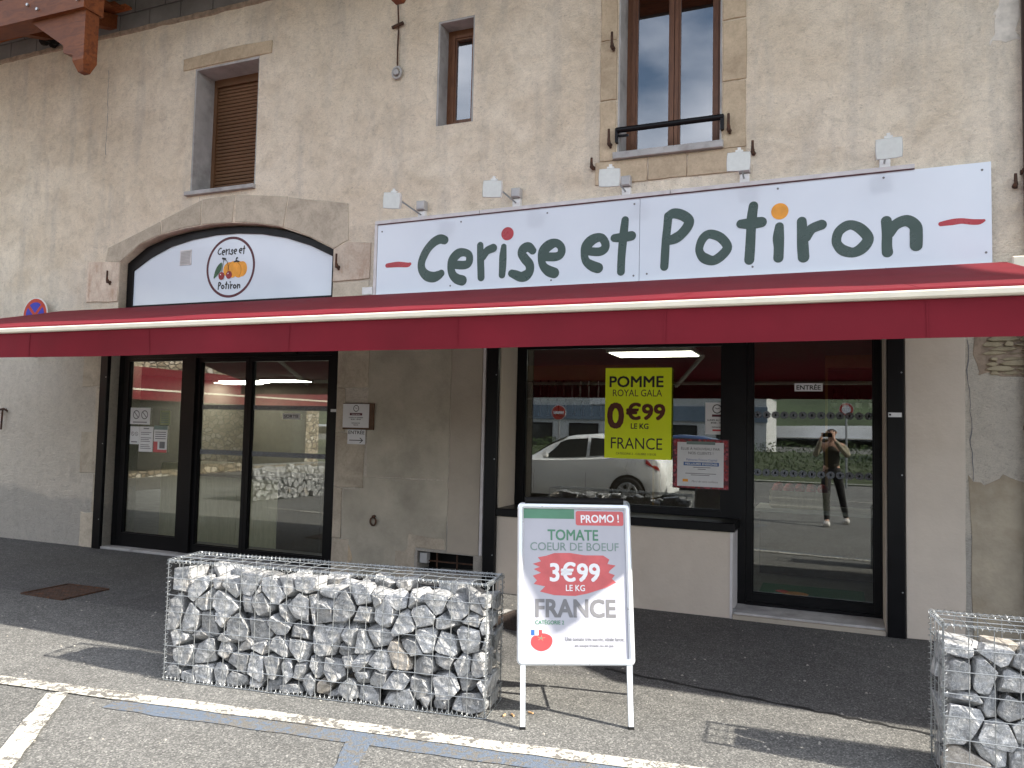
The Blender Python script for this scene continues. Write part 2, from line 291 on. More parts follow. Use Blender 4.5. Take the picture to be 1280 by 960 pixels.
# ------------------------------------------------------------------ object helpers
WL = {}
def tag(o, label=None, cat=None, group=None, kind=None):
    if label: o['label'] = label
    if cat: o['category'] = cat
    if group: o['group'] = group
    if kind: o['kind'] = kind
    return o
def empty(name, loc, label, cat, group=None, rz=0.0):
    o = bpy.data.objects.new(name, None); COL.objects.link(o); o.location = loc; o.rotation_euler = (0, 0, rz); o.empty_display_size = 0.2
    WL[o.name] = Vector(loc) if rz == 0.0 else Vector((0, 0, 0))
    return tag(o, label, cat, group)
def link(name, me, m, parent=None, loc=None):
    if m is not None and not me.materials: me.materials.append(m)
    o = bpy.data.objects.new(name, me); COL.objects.link(o)
    if parent is not None:
        o.parent = parent; WL[o.name] = WL[parent.name]
    elif loc is not None:
        o.location = loc; WL[o.name] = Vector(loc)
    else: WL[o.name] = Vector((0, 0, 0))
    return o
class MB:
    def __init__(s): s.v = []; s.f = []
    def add(s, vs, fs):
        k = len(s.v); s.v += [Vector(p) for p in vs]; s.f += [tuple(i+k for i in f) for f in fs]; return s
    def box(s, x0, x1, y0, y1, z0, z1, T=None):
        vs = [Vector((x, y, z)) for z in (z0, z1) for y in (y0, y1) for x in (x0, x1)]
        if T is not None: vs = [T @ p for p in vs]
        return s.add(vs, [(0, 2, 3, 1), (4, 5, 7, 6), (0, 1, 5, 4), (2, 6, 7, 3), (0, 4, 6, 2), (1, 3, 7, 5)])
    def cbox(s, x0, x1, y0, y1, z0, z1, c=0.004, T=None):      # box with chamfered front edges
        vs = []; X0, X1, Z0, Z1 = x0, x1, z0, z1
        for (y, i) in ((y1, 0), (y0+c, 0), (y0, c)):
            vs += [Vector((X0+i, y, Z0+i)), Vector((X1-i, y, Z0+i)), Vector((X1-i, y, Z1-i)), Vector((X0+i, y, Z1-i))]
        if T is not None: vs = [T @ p for p in vs]
        fs = [(0, 1, 2, 3), (8, 11, 10, 9)]
        for k in (0, 4):
            for i in range(4):
                j = (i+1) % 4; fs.append((k+i, k+4+i, k+4+j, k+j))
        return s.add(vs, fs)
    def tube(s, pts, r, n=8, closed=False, cap=True):
        pts = [Vector(p) for p in pts]; L = len(pts); base = len(s.v)
        rr = r if hasattr(r, '__len__') else [r]*L
        prev = None
        for i, p in enumerate(pts):
            a = pts[(i-1) % L] if (closed or i > 0) else p; b = pts[(i+1) % L] if (closed or i < L-1) else p
            d = (b-a)
            if d.length < 1e-9: d = Vector((0, 0, 1))
            d.normalize()
            if prev is None: q = d.orthogonal().normalized()
            else:
                q = prev - d*prev.dot(d)
                q = q.normalized() if q.length > 1e-6 else d.orthogonal().normalized()
            prev = q; w = d.cross(q)
            for k in range(n):
                t = 2*pi*k/n; s.v.append(p + (q*cos(t) + w*sin(t))*rr[i])
        m = L if closed else L-1
        for i in range(m):
            for k in range(n):
                a0 = base+i*n+k; a1 = base+i*n+(k+1) % n; b0 = base+((i+1) % L)*n+k; b1 = base+((i+1) % L)*n+(k+1) % n
                s.f.append((a0, a1, b1, b0))
        if cap and not closed:
            s.f.append(tuple(base+k for k in reversed(range(n)))); s.f.append(tuple(base+(L-1)*n+k for k in range(n)))
        return s
    def disc(s, c, r, axis='y', n=32, depth=0.002, rz=None):
        rz = rz or r; b = len(s.v); c = Vector(c)
        for d in (0, depth):
            for k in range(n):
                t = 2*pi*k/n
                s.v.append(c + (Vector((r*cos(t), -d, rz*sin(t))) if axis == 'y' else Vector((r*cos(t), rz*sin(t), d))))
        s.f.append(tuple(b+n+k for k in (range(n) if axis == 'y' else range(n)))); s.f.append(tuple(b+k for k in reversed(range(n))))
        for k in range(n): s.f.append((b+k, b+(k+1) % n, b+n+(k+1) % n, b+n+k))
        return s
    def build(s, name, m, parent=None, T=None, smooth=False, label=None, kind=None, loc=None):
        off = WL[parent.name] if parent is not None else (Vector(loc) if loc is not None else Vector((0, 0, 0)))
        vs = [(T @ p if T is not None else p) - off for p in s.v]
        me = bpy.data.meshes.new(name); me.from_pydata([tuple(p) for p in vs], [], s.f); me.validate()
        bm = bmesh.new(); bm.from_mesh(me); bmesh.ops.recalc_face_normals(bm, faces=bm.faces); bm.to_mesh(me); bm.free()
        if smooth:
            me.shade_smooth() if hasattr(me, 'shade_smooth') else None
            try: me.set_sharp_from_angle(angle=radians(40))
            except Exception: pass
        o = link(name, me, m, parent, loc)
        return tag(o, label, kind=kind)
def curve_mesh(cu):
    o = bpy.data.objects.new('tmp', cu); COL.objects.link(o); bpy.context.view_layer.update()
    dg = bpy.context.evaluated_depsgraph_get(); me = bpy.data.meshes.new_from_object(o.evaluated_get(dg))
    bpy.data.objects.remove(o); bpy.data.curves.remove(cu)
    return me
def plate(name, outer, holes, y0, y1, m, parent=None, bevel=0.0, label=None, T=None, loc=None, kind=None):
    """solid plate in the x-z plane between y0 (front) and y1 (back)"""
    cu = bpy.data.curves.new('c', 'CURVE'); cu.dimensions = '2D'; cu.fill_mode = 'BOTH'; cu.extrude = max((y1-y0)/2-bevel, 0.0)
    cu.bevel_depth = bevel; cu.bevel_resolution = 0
    if bevel: cu.offset = -bevel
    for pts in [outer]+list(holes):
        sp = cu.splines.new('POLY'); sp.points.add(len(pts)-1); sp.use_cyclic_u = True
        for p, q in zip(sp.points, pts): p.co = (q[0], q[1], 0, 1)
    me = curve_mesh(cu); off = WL[parent.name] if parent is not None else (Vector(loc) if loc is not None else Vector((0, 0, 0)))
    for v in me.vertices:
        p = Vector((v.co.x, (y0+y1)/2 - v.co.z, v.co.y)); v.co = (T @ p if T is not None else p) - off
    me.materials.clear(); o = link(name, me, m, parent, loc)
    return tag(o, label, kind=kind)
def text(s_, box, y, m, parent, T=None, bold=0.0, name='lettering', shear=0.0, rot=0.0):
    """flat print fitted in box (x0,x1,z0,z1) at depth y"""
    cu = bpy.data.curves.new('t', 'FONT'); cu.body = s_; cu.size = 1.0; cu.extrude = 0.0; cu.resolution_u = 3; cu.shear = shear
    me = curve_mesh(cu); xs = [v.co.x for v in me.vertices]; ys = [v.co.y for v in me.vertices]
    a, b, c, d = min(xs), max(xs), min(ys), max(ys); x0, x1, z0, z1 = box; off = WL[parent.name]; sx_ = (x1-x0)/(b-a); bw = abs(bold)*sx_ if bold > 0 else 0.0; x0 += bw; x1 -= bw; z0 += bw; z1 -= bw; cx, cz = (x0+x1)/2, (z0+z1)/2
    for v in me.vertices:
        X = x0+(v.co.x-a)/(b-a)*(x1-x0); Z = z0+(v.co.y-c)/(d-c)*(z1-z0)
        if rot: X, Z = cx+(X-cx)*cos(rot)-(Z-cz)*sin(rot), cz+(X-cx)*sin(rot)+(Z-cz)*cos(rot)
        p = Vector((X, y, Z)); v.co = (T @ p if T is not None else p) - off
    me.materials.clear(); me.validate()
    if bw:      # heavier strokes: the outline repeated a hair in front, shifted by the extra stroke width
        bm = bmesh.new(); bm.from_mesh(me); base = bm.copy(); k = 0
        for ax, az in ((-1, -1), (-1, 1), (1, -1), (1, 1), (-1, 0), (1, 0)):
            k += 1; mv = Vector((ax*bw, -0.00006*k, az*bw)); mv = (T.to_3x3() @ mv) if T is not None else mv
            c2 = base.copy(); bmesh.ops.translate(c2, verts=c2.verts, vec=mv); m2 = bpy.data.meshes.new('tmp'); c2.to_mesh(m2); bm.from_mesh(m2); bpy.data.meshes.remove(m2); c2.free()
        bm.to_mesh(me); bm.free(); base.free()
    return link(name, me, m, parent)
def catmull(P, n=6, closed=False):
    out = []; L = len(P); segs = L if closed else L-1
    for i in range(segs):
        p0 = P[(i-1) % L] if (closed or i > 0) else P[0]; p1 = P[i]; p2 = P[(i+1) % L]; p3 = P[(i+2) % L] if (closed or i < L-2) else P[-1]
        for k in range(n):
            t = k/n; out.append(tuple(0.5*((2*b)+(-a+c)*t+(2*a-5*b+4*c-d)*t*t+(-a+3*b-3*c+d)*t**3) for a, b, c, d in zip(p0, p1, p2, p3)))
    if not closed: out.append(tuple(P[-1]))
    return out
def ribbon(mb, pts, y, closed=False, n=6, slope=0.0006):
    P = catmull(pts, n, closed); L = len(P); Lf = []; Rt = []; k0 = len(mb.v)
    for i, (x, z, w) in enumerate(P):
        a = P[(i-1) % L] if (closed or i > 0) else P[i]; b = P[(i+1) % L] if (closed or i < L-1) else P[i]
        dx, dz = b[0]-a[0], b[1]-a[1]; d = hypot(dx, dz) or 1; yy = y-slope*i/L
        mb.v.append(Vector((x-dz/d*w, yy, z+dx/d*w))); mb.v.append(Vector((x+dz/d*w, yy, z-dx/d*w)))
    for i in range(L if closed else L-1):
        j = (i+1) % L; mb.f.append((k0+2*i, k0+2*i+1, k0+2*j+1, k0+2*j))
    if not closed:
        for (i, sgn) in ((0, -1), (L-1, 1)):
            x, z, w = P[i]; q = P[1] if i == 0 else P[L-2]; ang = atan2(z-q[1], x-q[0]); k = len(mb.v); yy = y-slope*i/L-0.0004
            for j in range(9):
                t = ang-pi/2+pi*j/8; mb.v.append(Vector((x+w*cos(t), yy, z+w*sin(t))))
            mb.f.append(tuple(range(k, k+9)))
    return mb
STROKES=[
 ('C','g',0,[(-3.526,3.39,0.04),(-3.575,3.404,0.044),(-3.637,3.383,0.043),(-3.699,3.331,0.04),(-3.746,3.265,0.04),(-3.779,3.179,0.038),(-3.769,3.103,0.04),(-3.713,3.045,0.048),(-3.64,3.026,0.049),(-3.584,3.042,0.042),(-3.554,3.059,0.034)]),
 ('e','g',0,[(-3.422,3.138,0.039),(-3.299,3.127,0.039),(-3.252,3.153,0.036),(-3.252,3.22,0.034),(-3.303,3.251,0.036),(-3.37,3.247,0.043),(-3.43,3.188,0.044),(-3.446,3.109,0.037),(-3.426,3.039,0.039),(-3.377,2.994,0.045),(-3.322,2.976,0.047)]),
 ('r','g',0,[(-3.136,3.311,0.031),(-3.128,3.163,0.034),(-3.118,2.994,0.034)]),
 ('r','g',0,[(-3.105,3.192,0.032),(-3.062,3.25,0.036),(-2.997,3.274,0.038)]),
 ('i','g',0,[(-2.887,3.281,0.026),(-2.893,3.185,0.035),(-2.894,3.088,0.034),(-2.898,3.007,0.031)]),
 ('s','g',0,[(-2.589,3.221,0.034),(-2.632,3.26,0.041),(-2.681,3.245,0.043),(-2.7,3.201,0.038),(-2.663,3.145,0.041),(-2.619,3.091,0.04),(-2.616,3.029,0.039),(-2.655,2.987,0.047),(-2.705,2.979,0.044),(-2.759,3.001,0.04),(-2.798,3.017,0.034)]),
 ('e','g',0,[(-2.479,3.157,0.039),(-2.355,3.149,0.038),(-2.307,3.177,0.036),(-2.305,3.233,0.034),(-2.352,3.276,0.036),(-2.419,3.265,0.046),(-2.48,3.21,0.046),(-2.497,3.128,0.034),(-2.477,3.066,0.036),(-2.423,3.018,0.046),(-2.371,2.997,0.046)]),
 ('e','g',0,[(-2.06,3.182,0.035),(-1.942,3.168,0.037),(-1.89,3.193,0.037),(-1.885,3.245,0.035),(-1.926,3.297,0.036),(-2.003,3.285,0.044),(-2.061,3.228,0.045),(-2.079,3.148,0.033),(-2.059,3.084,0.035),(-2.001,3.04,0.044),(-1.949,3.019,0.044)]),
 ('t','g',0,[(-1.703,3.442,0.031),(-1.713,3.34,0.035),(-1.723,3.227,0.035),(-1.732,3.092,0.033),(-1.735,2.972,0.033)]),
 ('t','g',0,[(-1.798,3.284,0.034),(-1.723,3.284,0.04),(-1.644,3.292,0.04)]),
 ('P','g',0,[(-1.315,3.446,0.034),(-1.323,3.341,0.033),(-1.334,3.231,0.033),(-1.34,3.098,0.034),(-1.345,2.994,0.033)]),
 ('P','g',0,[(-1.313,3.444,0.035),(-1.264,3.464,0.041),(-1.193,3.442,0.042),(-1.136,3.393,0.04),(-1.146,3.338,0.04),(-1.197,3.276,0.04),(-1.25,3.241,0.042),(-1.321,3.219,0.033)]),
 ('o','g',1,[(-1.043,3.144,0.031),(-1.019,3.213,0.034),(-0.977,3.252,0.035),(-0.925,3.25,0.037),(-0.857,3.212,0.037),(-0.807,3.133,0.036),(-0.851,3.066,0.038),(-0.923,3.024,0.038),(-0.997,3.048,0.041),(-1.035,3.094,0.033)]),
 ('t','g',0,[(-0.595,3.471,0.035),(-0.608,3.37,0.038),(-0.614,3.264,0.036),(-0.62,3.125,0.037),(-0.627,3.009,0.037)]),
 ('t','g',0,[(-0.696,3.324,0.035),(-0.616,3.321,0.044),(-0.531,3.326,0.041)]),
 ('i','g',0,[(-0.387,3.278,0.032),(-0.394,3.183,0.041),(-0.391,3.099,0.037),(-0.394,3.013,0.037)]),
 ('r','g',0,[(-0.212,3.307,0.035),(-0.208,3.206,0.038),(-0.204,3.102,0.041),(-0.198,3.006,0.041)]),
 ('r','g',0,[(-0.18,3.171,0.037),(-0.136,3.237,0.037),(-0.061,3.266,0.038)]),
 ('o','g',1,[(0.052,3.135,0.033),(0.07,3.198,0.034),(0.123,3.241,0.036),(0.175,3.244,0.035),(0.237,3.204,0.039),(0.286,3.128,0.038),(0.248,3.057,0.041),(0.18,3.021,0.037),(0.105,3.042,0.04),(0.062,3.089,0.034)]),
 ('n','g',0,[(0.418,3.259,0.036),(0.423,3.158,0.035),(0.421,3.058,0.035),(0.425,3.005,0.037)]),
 ('n','g',0,[(0.437,3.154,0.035),(0.485,3.222,0.038),(0.562,3.249,0.041),(0.622,3.202,0.041),(0.629,3.13,0.042),(0.628,3.046,0.041)]),
 ('dash','r',0,[(-4.176,3.174,0.021),(-4.052,3.178,0.026),(-3.943,3.167,0.022),(-3.911,3.175,0.015)]),
 ('dash','r',0,[(0.799,3.203,0.016),(0.878,3.212,0.022),(0.941,3.215,0.02),(1.004,3.203,0.02),(1.055,3.199,0.019),(1.088,3.207,0.01)]),
]
DOTS=[(-2.851, 3.403, 0.064), (-0.384, 3.406, 0.069)]

# ================================================================== GROUND (structure)
def sheet(name, pts, z, m, parent=None):
    mb = MB(); mb.add([(x, y, z) for x, y in pts], [tuple(range(len(pts)))]); return tag(mb.build(name, m), kind='structure')
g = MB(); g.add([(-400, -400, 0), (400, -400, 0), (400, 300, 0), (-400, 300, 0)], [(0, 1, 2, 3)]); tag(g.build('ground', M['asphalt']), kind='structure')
def strip(name, a, b, w, z, m, wob=0.0, n=24, seed=1):
    rn = random.Random(seed); a = Vector(a); b = Vector(b); d = (b-a).normalized(); q = Vector((-d.y, d.x)); mb = MB(); vs = []
    for i in range(n+1):
        p = a+(b-a)*i/n
        for s_ in (-1, 1):
            e = p+q*s_*(w/2+rn.uniform(-wob, wob)); vs.append((e.x, e.y, z))
    mb.add(vs, [(2*i, 2*i+1, 2*i+3, 2*i+2) for i in range(n)]); return tag(mb.build(name, m), kind='structure')
strip('white_line', (-9.5, -4.275), (3.0, -2.64), 0.112, 0.008, M['paint_white'], 0.006, 90, 2)
strip('white_bay_line', (-4.005, -3.635), (-1.9, -6.16), 0.115, 0.012, M['paint_white'], 0.005, 40, 3)
strip('blue_line', (-3.62, -3.60), (3.0, -2.75), 0.17, 0.004, M['paint_blue'], 0.01, 60, 4)
strip('blue_bay_line', (-2.15, -3.42), (-1.0, -6.2), 0.11, 0.0045, M['paint_blue'], 0.008, 30, 5)
strip('far_white_line', (-14, -10.4), (10, -10.0), 0.12, 0.006, M['paint_white'], 0.0, 10, 6)
strip('kerb_line', (-14, -12.3), (10, -12.1), 0.15, 0.006, M['paint_white'], 0.0, 10, 7)
# tar joint across the asphalt
rn = random.Random(11); mb = MB(); vs = []; N = 70
for i in range(N+1):
    x = -1.35+i*(3.6/N); y = -1.86-0.165*(x+1.0)+rn.uniform(-0.012, 0.012); w = rn.uniform(0.006, 0.022)
    vs += [(x, y-w, 0.003), (x, y+w, 0.003)]
mb.add(vs, [(2*i, 2*i+1, 2*i+3, 2*i+2) for i in range(N)]); tag(mb.build('tar_joint', simple('tar', (0.018, 0.018, 0.018), 0.7)), kind='structure')

# ================================================================== SHOP BUILDING
BLD = empty('shop_building', (0, 0, 0), 'old plastered stone building holding the fruit shop, with arched bay and upper windows', 'building')
DO = [(-8.04, 0), (-8.04, 2.85), (-7.98, 2.85), (-7.98, 3.45), (-7.67, 3.65), (-7.33, 3.745), (-6.98, 3.79), (-6.60, 3.81), (-6.27, 3.80), (-5.92, 3.765), (-5.59, 3.70), (-5.2, 3.56), (-4.87, 3.40), (-4.87, 2.85), (-4.77, 2.85), (-4.77, 0)]
SW = [(-2.91, 0), (-2.91, 2.62), (0.41, 2.62), (0.41, 0)]
outer = [(-14, 0)] + DO + SW + [(9, 0), (9, 6.34), (-14, 6.34)]
H = {'left': [(-6.92, 4.21), (-5.965, 4.21), (-5.975, 5.70), (-6.92, 5.69)], 'small': [(-3.69, 4.58), (-3.275, 4.58), (-3.28, 5.67), (-3.69, 5.67)],
     'big': [(-1.80, 4.06), (-0.87, 4.06), (-0.87, 6.12), (-1.80, 6.12)], 'vent': [(-3.76, 0.12), (-3.15, 0.14), (-3.15, 0.315), (-3.76, 0.32)]}
plate('wall', outer, list(H.values()), 0.0, 0.45, M['plaster'], BLD)
mb = MB(); mb.box(-14, 9, 0.03, 0.45, 6.345, 8.2); mb.build('upper_wall', M['block'], BLD)
# individual concrete blocks of the raised wall head, left
rn = random.Random(5); k = 0
for row in range(4):
    x = -11.2 + (0.25 if row % 2 else 0)
    while x < -5.0:
        mb = MB(); z = 6.375+row*0.21; e = rn.uniform(0, 0.006); mb.cbox(x+0.006, x+0.494, 0.0-e, 0.03, z+0.006, z+0.202, 0.005); mb.build('concrete_block', M['block'], BLD); x += 0.5
# crumbling mortar ledge
mb = MB(); vs = []; N = 160
for i in range(N+1):
    x = -11.2+i*(7.2/N)
    lo = 6.325+0.014*mnoise.noise(Vector((x*5, 0, 0)))+0.02*mnoise.noise(Vector((x*1.1, 3, 0))); hi = 6.372+0.014*mnoise.noise(Vector((x*8, 9, 0))); d = 0.018+0.014*mnoise.noise(Vector((x*9, 2, 5)))
    vs += [(x, 0.0, lo-0.01), (x, -d, lo), (x, -d*0.7, hi), (x, 0.03, hi+0.012)]
mb.add(vs, [(4*i+j, 4*i+j+1, 4*i+j+5, 4*i+j+4) for i in range(N) for j in range(3)]); mb.build('mortar_ledge', M['mortar'], BLD)
def jag(pts, a, seed, n=3, inner=None):
    rn = random.Random(seed); out = []
    for i in range(len(pts)):
        p, q = pts[i], pts[(i+1) % len(pts)]
        for k in range(n):
            t = k/n; out.append((p[0]+(q[0]-p[0])*t+rn.uniform(-a, a), p[1]+(q[1]-p[1])*t+rn.uniform(-a, a)))
    return out
sd = 100
def slab(pts, y, m, name, jit=0.004, bev=0.004, label=None):
    global sd; sd += 1
    return plate(name, jag(pts, jit, sd), [], y, 0.012, m, BLD, bevel=min(bev, (0.012-y)/2.2), label=label)
# voussoirs of the arch
inn = [(-7.98, 3.45), (-7.67, 3.65), (-6.98, 3.795), (-6.70, 3.81), (-6.27, 3.80), (-5.59, 3.70), (-4.87, 3.41)]
V = [[(-7.98, 3.455), (-7.67, 3.655), (-7.33, 3.75), (-7.36, 3.90), (-8.19, 3.64), (-8.23, 3.47)],
     [(-7.32, 3.752), (-6.98, 3.80), (-6.735, 3.812), (-6.735, 4.10), (-7.34, 3.91)],
     [(-6.72, 3.815), (-6.27, 3.808), (-6.24, 4.12), (-6.72, 4.11)],
     [(-6.225, 3.805), (-5.92, 3.772), (-5.55, 3.695), (-5.50, 4.03), (-6.22, 4.12)],
     [(-5.535, 3.69), (-5.2, 3.568), (-4.87, 3.41), (-4.69, 3.49), (-4.71, 3.88), (-5.49, 4.02)]]
for p in V: slab(p, -0.008, M['limestone_dull'], 'arch_stone', 0.003)
# jamb stones beside the left bay
slab([(-8.52, 2.98), (-7.985, 2.97), (-7.985, 3.45), (-8.20, 3.47), (-8.52, 3.50)], -0.016, M['limestone_rust'], 'jamb_stone', label='pale block stained with rust under the iron pin')
slab([(-4.865, 3.05), (-4.41, 3.06), (-4.41, 3.44), (-4.70, 3.47), (-4.865, 3.40)], -0.016, M['limestone_rust'], 'jamb_stone')
slab([(-4.865, 2.60), (-4.42, 2.60), (-4.42, 3.035), (-4.865, 3.03)], -0.012, M['limestone_dull'], 'jamb_stone')
for z0, z1, x0 in ((1.94, 2.40, -8.50), (1.40, 1.925, -8.26), (0.89, 1.385, -8.48), (0.42, 0.875, -8.24), (0.0, 0.41, -8.42)):
    slab([(x0, z0), (-8.175, z0), (-8.175, z1), (x0, z1)], -0.010, M['limestone_dull'], 'jamb_stone', 0.006)
for z0, z1, x1 in ((1.93, 2.45, -4.385), (1.47, 1.92, -4.66), (0.90, 1.46, -4.41), (0.38, 0.89, -4.66), (0.0, 0.37, -4.56)):
    slab([(-4.765, z0), (x1, z0), (x1, z1), (-4.765, z1)], -0.010, M['limestone_dull'], 'jamb_stone', 0.006)
# panels of render on the middle pier and right of the entrance
slab([(-4.38, 1.02), (-3.44, 1.03), (-3.44, 2.6), (-4.38, 2.6)], -0.003, M['render_grey'], 'render_panel', 0.006, 0.002)
slab([(-4.65, 0.0), (-3.79, 0.0), (-3.79, 0.35), (-3.44, 0.35), (-3.44, 1.02), (-3.8, 1.01), (-4.40, 1.02), (-4.405, 0.89), (-4.655, 0.885)], -0.005, M['render_grey'], 'render_panel', 0.008, 0.002)
slab([(-3.43, 0.325), (-3.10, 0.325), (-3.10, 2.6), (-3.43, 2.6)], -0.006, M['render_beige'], 'render_panel', 0.003, 0.002)
slab([(-4.0, 0.02), (-3.79, 0.02), (-3.79, 0.35), (-3.46, 0.35), (-3.46, 0.45), (-3.86, 0.47), (-3.88, 0.31), (-4.0, 0.30)], -0.009, M['limestone_dull'], 'patch_stone', 0.01, 0.003)
slab([(-4.70, 0.02), (-4.57, 0.02), (-4.50, 0.20), (-4.56, 0.33), (-4.68, 0.36)], -0.009, M['limestone'], 'patch_stone', 0.015, 0.002)
slab([(0.545, 0.0), (0.945, 0.0), (0.955, 1.2), (0.965, 2.6), (0.545, 2.6)], -0.012, M['render'], 'render_panel', 0.003, 0.003)
slab([(0.985, 0.0), (1.34, 0.0), (1.34, 1.22), (1.20, 1.30), (1.08, 1.18), (0.99, 1.26)], -0.006, simple('brown_damp_render', (0.38, 0.33, 0.25), 0.92, var=0.22, vs=3, bs=0.6, bsc=30, dirt=((0.26, 0.20, 0.13), 2.2, 0.7)), 'render_panel', 0.02, 0.002)
# exposed rubble where the plaster has come off, at right
rn = random.Random(8)
mb = MB(); 
plate('plaster_gap', jag([(1.03, 2.04), (1.6, 1.98), (1.6, 2.58), (1.10, 2.58), (1.0, 2.3)], 0.03, 77, 6), [], -0.003, 0.01, M['mortar'], BLD, bevel=0.002)
z = 2.03
while z < 2.56:
    h = rn.uniform(0.022, 0.055); x = 1.02+rn.uniform(0, 0.10)
    while x < 1.6:
        w = rn.uniform(0.05, 0.22); hh = h*rn.uniform(0.6, 1.25)
        P_ = [(x+0.004, z+hh*0.35), (x+w*0.2, z+0.003), (x+w*0.75, z+rn.uniform(-0.004, 0.008)), (x+w-0.003, z+hh*rn.uniform(0.3, 0.6)), (x+w*0.8, z+hh), (x+w*0.3, z+hh*rn.uniform(0.85, 1.1))]
        plate('rubble_stone', jag(P_, 0.003, int(x*1000+z*77), 2), [], -rn.uniform(0.006, 0.04), 0.0, M['flint'], BLD, bevel=0.004)
        x += w*rn.uniform(0.95, 1.1)
    z += h
# run-off stains and cracks on the plaster
def stain(pts, m, name='plaster_stain', seed=1, y=-0.0015): plate(name, jag(pts, 0.02, seed, 5), [], y, 0.005, m, BLD)
rn = random.Random(44)
for x, z, n_, dx, dz in ((-6.76, 4.14, 8, -0.004, -0.035), (-8.35, 5.9, 22, 0.002, -0.05), (0.975, 2.3, 30, 0.0, -0.055)):
    P_ = []; crk = MB()
    for k in range(n_): P_.append((x, z, rn.uniform(0.0015, 0.004))); x += dx+rn.uniform(-0.012, 0.012); z += dz+rn.uniform(-0.008, 0.008)
    ribbon(crk, P_, -0.0165 if z > 3.9 and x < -6 and x > -7 else -0.004, n=2); crk.build('crack', M['print_grey'], BLD)
# patches on the plaster
plate('plaster_patch', jag([(1.16, 4.60), (1.34, 4.60), (1.34, 5.2), (1.27, 5.15), (1.20, 4.85)], 0.03, 41, 6), [], -0.004, 0.01, simple('pale_mortar', (0.66, 0.62, 0.55), 0.95, var=0.2, vs=12, bs=0.9, bsc=25), BLD, bevel=0.003, label='pale cement patch high beside the downpipe')
# left window: lintel, sill, concrete lining, roller shutter
slab([(-7.10, 5.69), (-6.4, 5.705), (-5.80, 5.70), (-5.80, 5.85), (-6.4, 5.865), (-7.10, 5.83)], -0.014, M['limestone'], 'lintel_stone', 0.005)
def lining(x0, x1, z0, z1, y1, m, t=0.02):
    for q_ in ((x0-0.03, x0+t, 0.004, y1, z0, z1), (x1-t, x1+0.03, 0.004, y1, z0, z1), (x0+t+0.001, x1-t-0.001, 0.004, y1, z1-t, z1+0.03)): MB().box(*q_).build('reveal_lining', m, BLD)
lining(-6.92, -5.965, 4.21, 5.69, 0.33, M['concrete'])
mb = MB(); mb.cbox(-6.965, -5.955, -0.05, 0.33, 4.165, 4.212, 0.004); mb.build('window_sill', M['concrete'], BLD)
wl = MB(); wl.box(-6.90, -6.855, 0.29, 0.35, 4.213, 5.67); wl.box(-6.03, -5.985, 0.29, 0.35, 4.213, 5.67); wl.box(-6.854, -6.031, 0.285, 0.35, 5.58, 5.67)
sh = wl.build('shutter_frame', M['shutter'], BLD)
n = 32; 
slm = None
for i in range(n):
    z = 4.215+i*(1.365/n); hh = 1.365/n
    if slm is None:
        mb = MB(); sec = [(0.335, 0), (0.318, hh*0.12), (0.312, hh*0.45), (0.316, hh*0.8), (0.332, hh*0.97)]
        mb.add([(x, y, zz) for x in (-6.854, -6.031) for y, zz in sec], [(i_, i_+1, i_+6, i_+5) for i_ in range(4)])
        o = mb.build('slat', M['shutter'], sh, smooth=False); slm = o.data
    else: o = link('slat', slm, None, sh)
    o.location = (0, 0, z)
# small window and tall window
def casement(x0, x1, z0, z1, y, panes, label):
    fw = MB(); fw.box(x0, x0+0.05, y, y+0.06, z0, z1); fw.box(x1-0.05, x1, y, y+0.06, z0, z1); fw.box(x0+0.051, x1-0.051, y, y+0.06, z0, z0+0.05); fw.box(x0+0.051, x1-0.051, y, y+0.06, z1-0.05, z1)
    f = fw.build('window', M['window_wood'], BLD, label=label)
    for (a, b) in panes:
        zz0, zz1 = z0+0.053, z1-0.053; w = 0.052; sb = MB()
        for i_, d in ((0, 0.0), (1, 0.012)):        # stepped sash profile
            ww = w-0.018*(1-i_)
            yy = y-0.012+d; a0, a1, b0, b1 = (a, a+ww, b-ww, b) if i_ else (a, a+ww, b-ww, b)
            sb.box(a0+i_*0.002, a1, yy+i_*0.001, y+0.05, zz0+i_*0.002, zz1-i_*0.002); sb.box(b0, b1-i_*0.002, yy+i_*0.001, y+0.05, zz0+i_*0.002, zz1-i_*0.002)
            sb.box(a1+0.0005, b0-0.0005, yy+i_*0.001, y+0.05, zz0+i_*0.002, zz0+ww+0.01); sb.box(a1+0.0005, b0-0.0005, yy+i_*0.001, y+0.05, zz1-ww, zz1-i_*0.002)
        sb.build('sash', M['window_wood'], f)
        gp = MB(); gp.box(a+w+0.0005, b-w-0.0005, y+0.018, y+0.024, zz0+w+0.011, zz1-w-0.001); gp.build('pane', M['glass_up'], f)
    return f
lining(-3.69, -3.275, 4.58, 5.67, 0.25, M['concrete'])
mb = MB(); mb.box(-3.67, -3.295, 0.003, 0.25, 4.56, 4.582); mb.build('window_ledge', M['concrete'], BLD)
casement(-3.668, -3.297, 4.584, 5.65, 0.19, [(-3.62, -3.345)], 'small narrow brown window high on the wall')
lining(-1.80, -0.87, 4.06, 6.12, 0.36, M['concrete'], 0.015)
casement(-1.784, -0.886, 4.082, 6.10, 0.27, [(-1.735, -1.338), (-1.332, -0.935)], 'tall brown double window with black rail')
mb = MB(); mb.cbox(-1.83, -0.85, -0.055, 0.30, 4.015, 4.078, 0.005); mb.build('window_sill', M['concrete'], BLD)
for x0, x1, zs in ((-1.965, -1.812, (3.82, 4.01, 4.58, 5.15, 5.72, 6.25)), (-0.862, -0.665, (4.0, 4.60, 5.15, 5.7, 6.25))):
    for a, b in zip(zs, zs[1:]): slab([(x0, a+0.008), (x1, a+0.008), (x1, b-0.006), (x0, b-0.006)], -0.014, M['limestone'], 'surround_stone', 0.004)
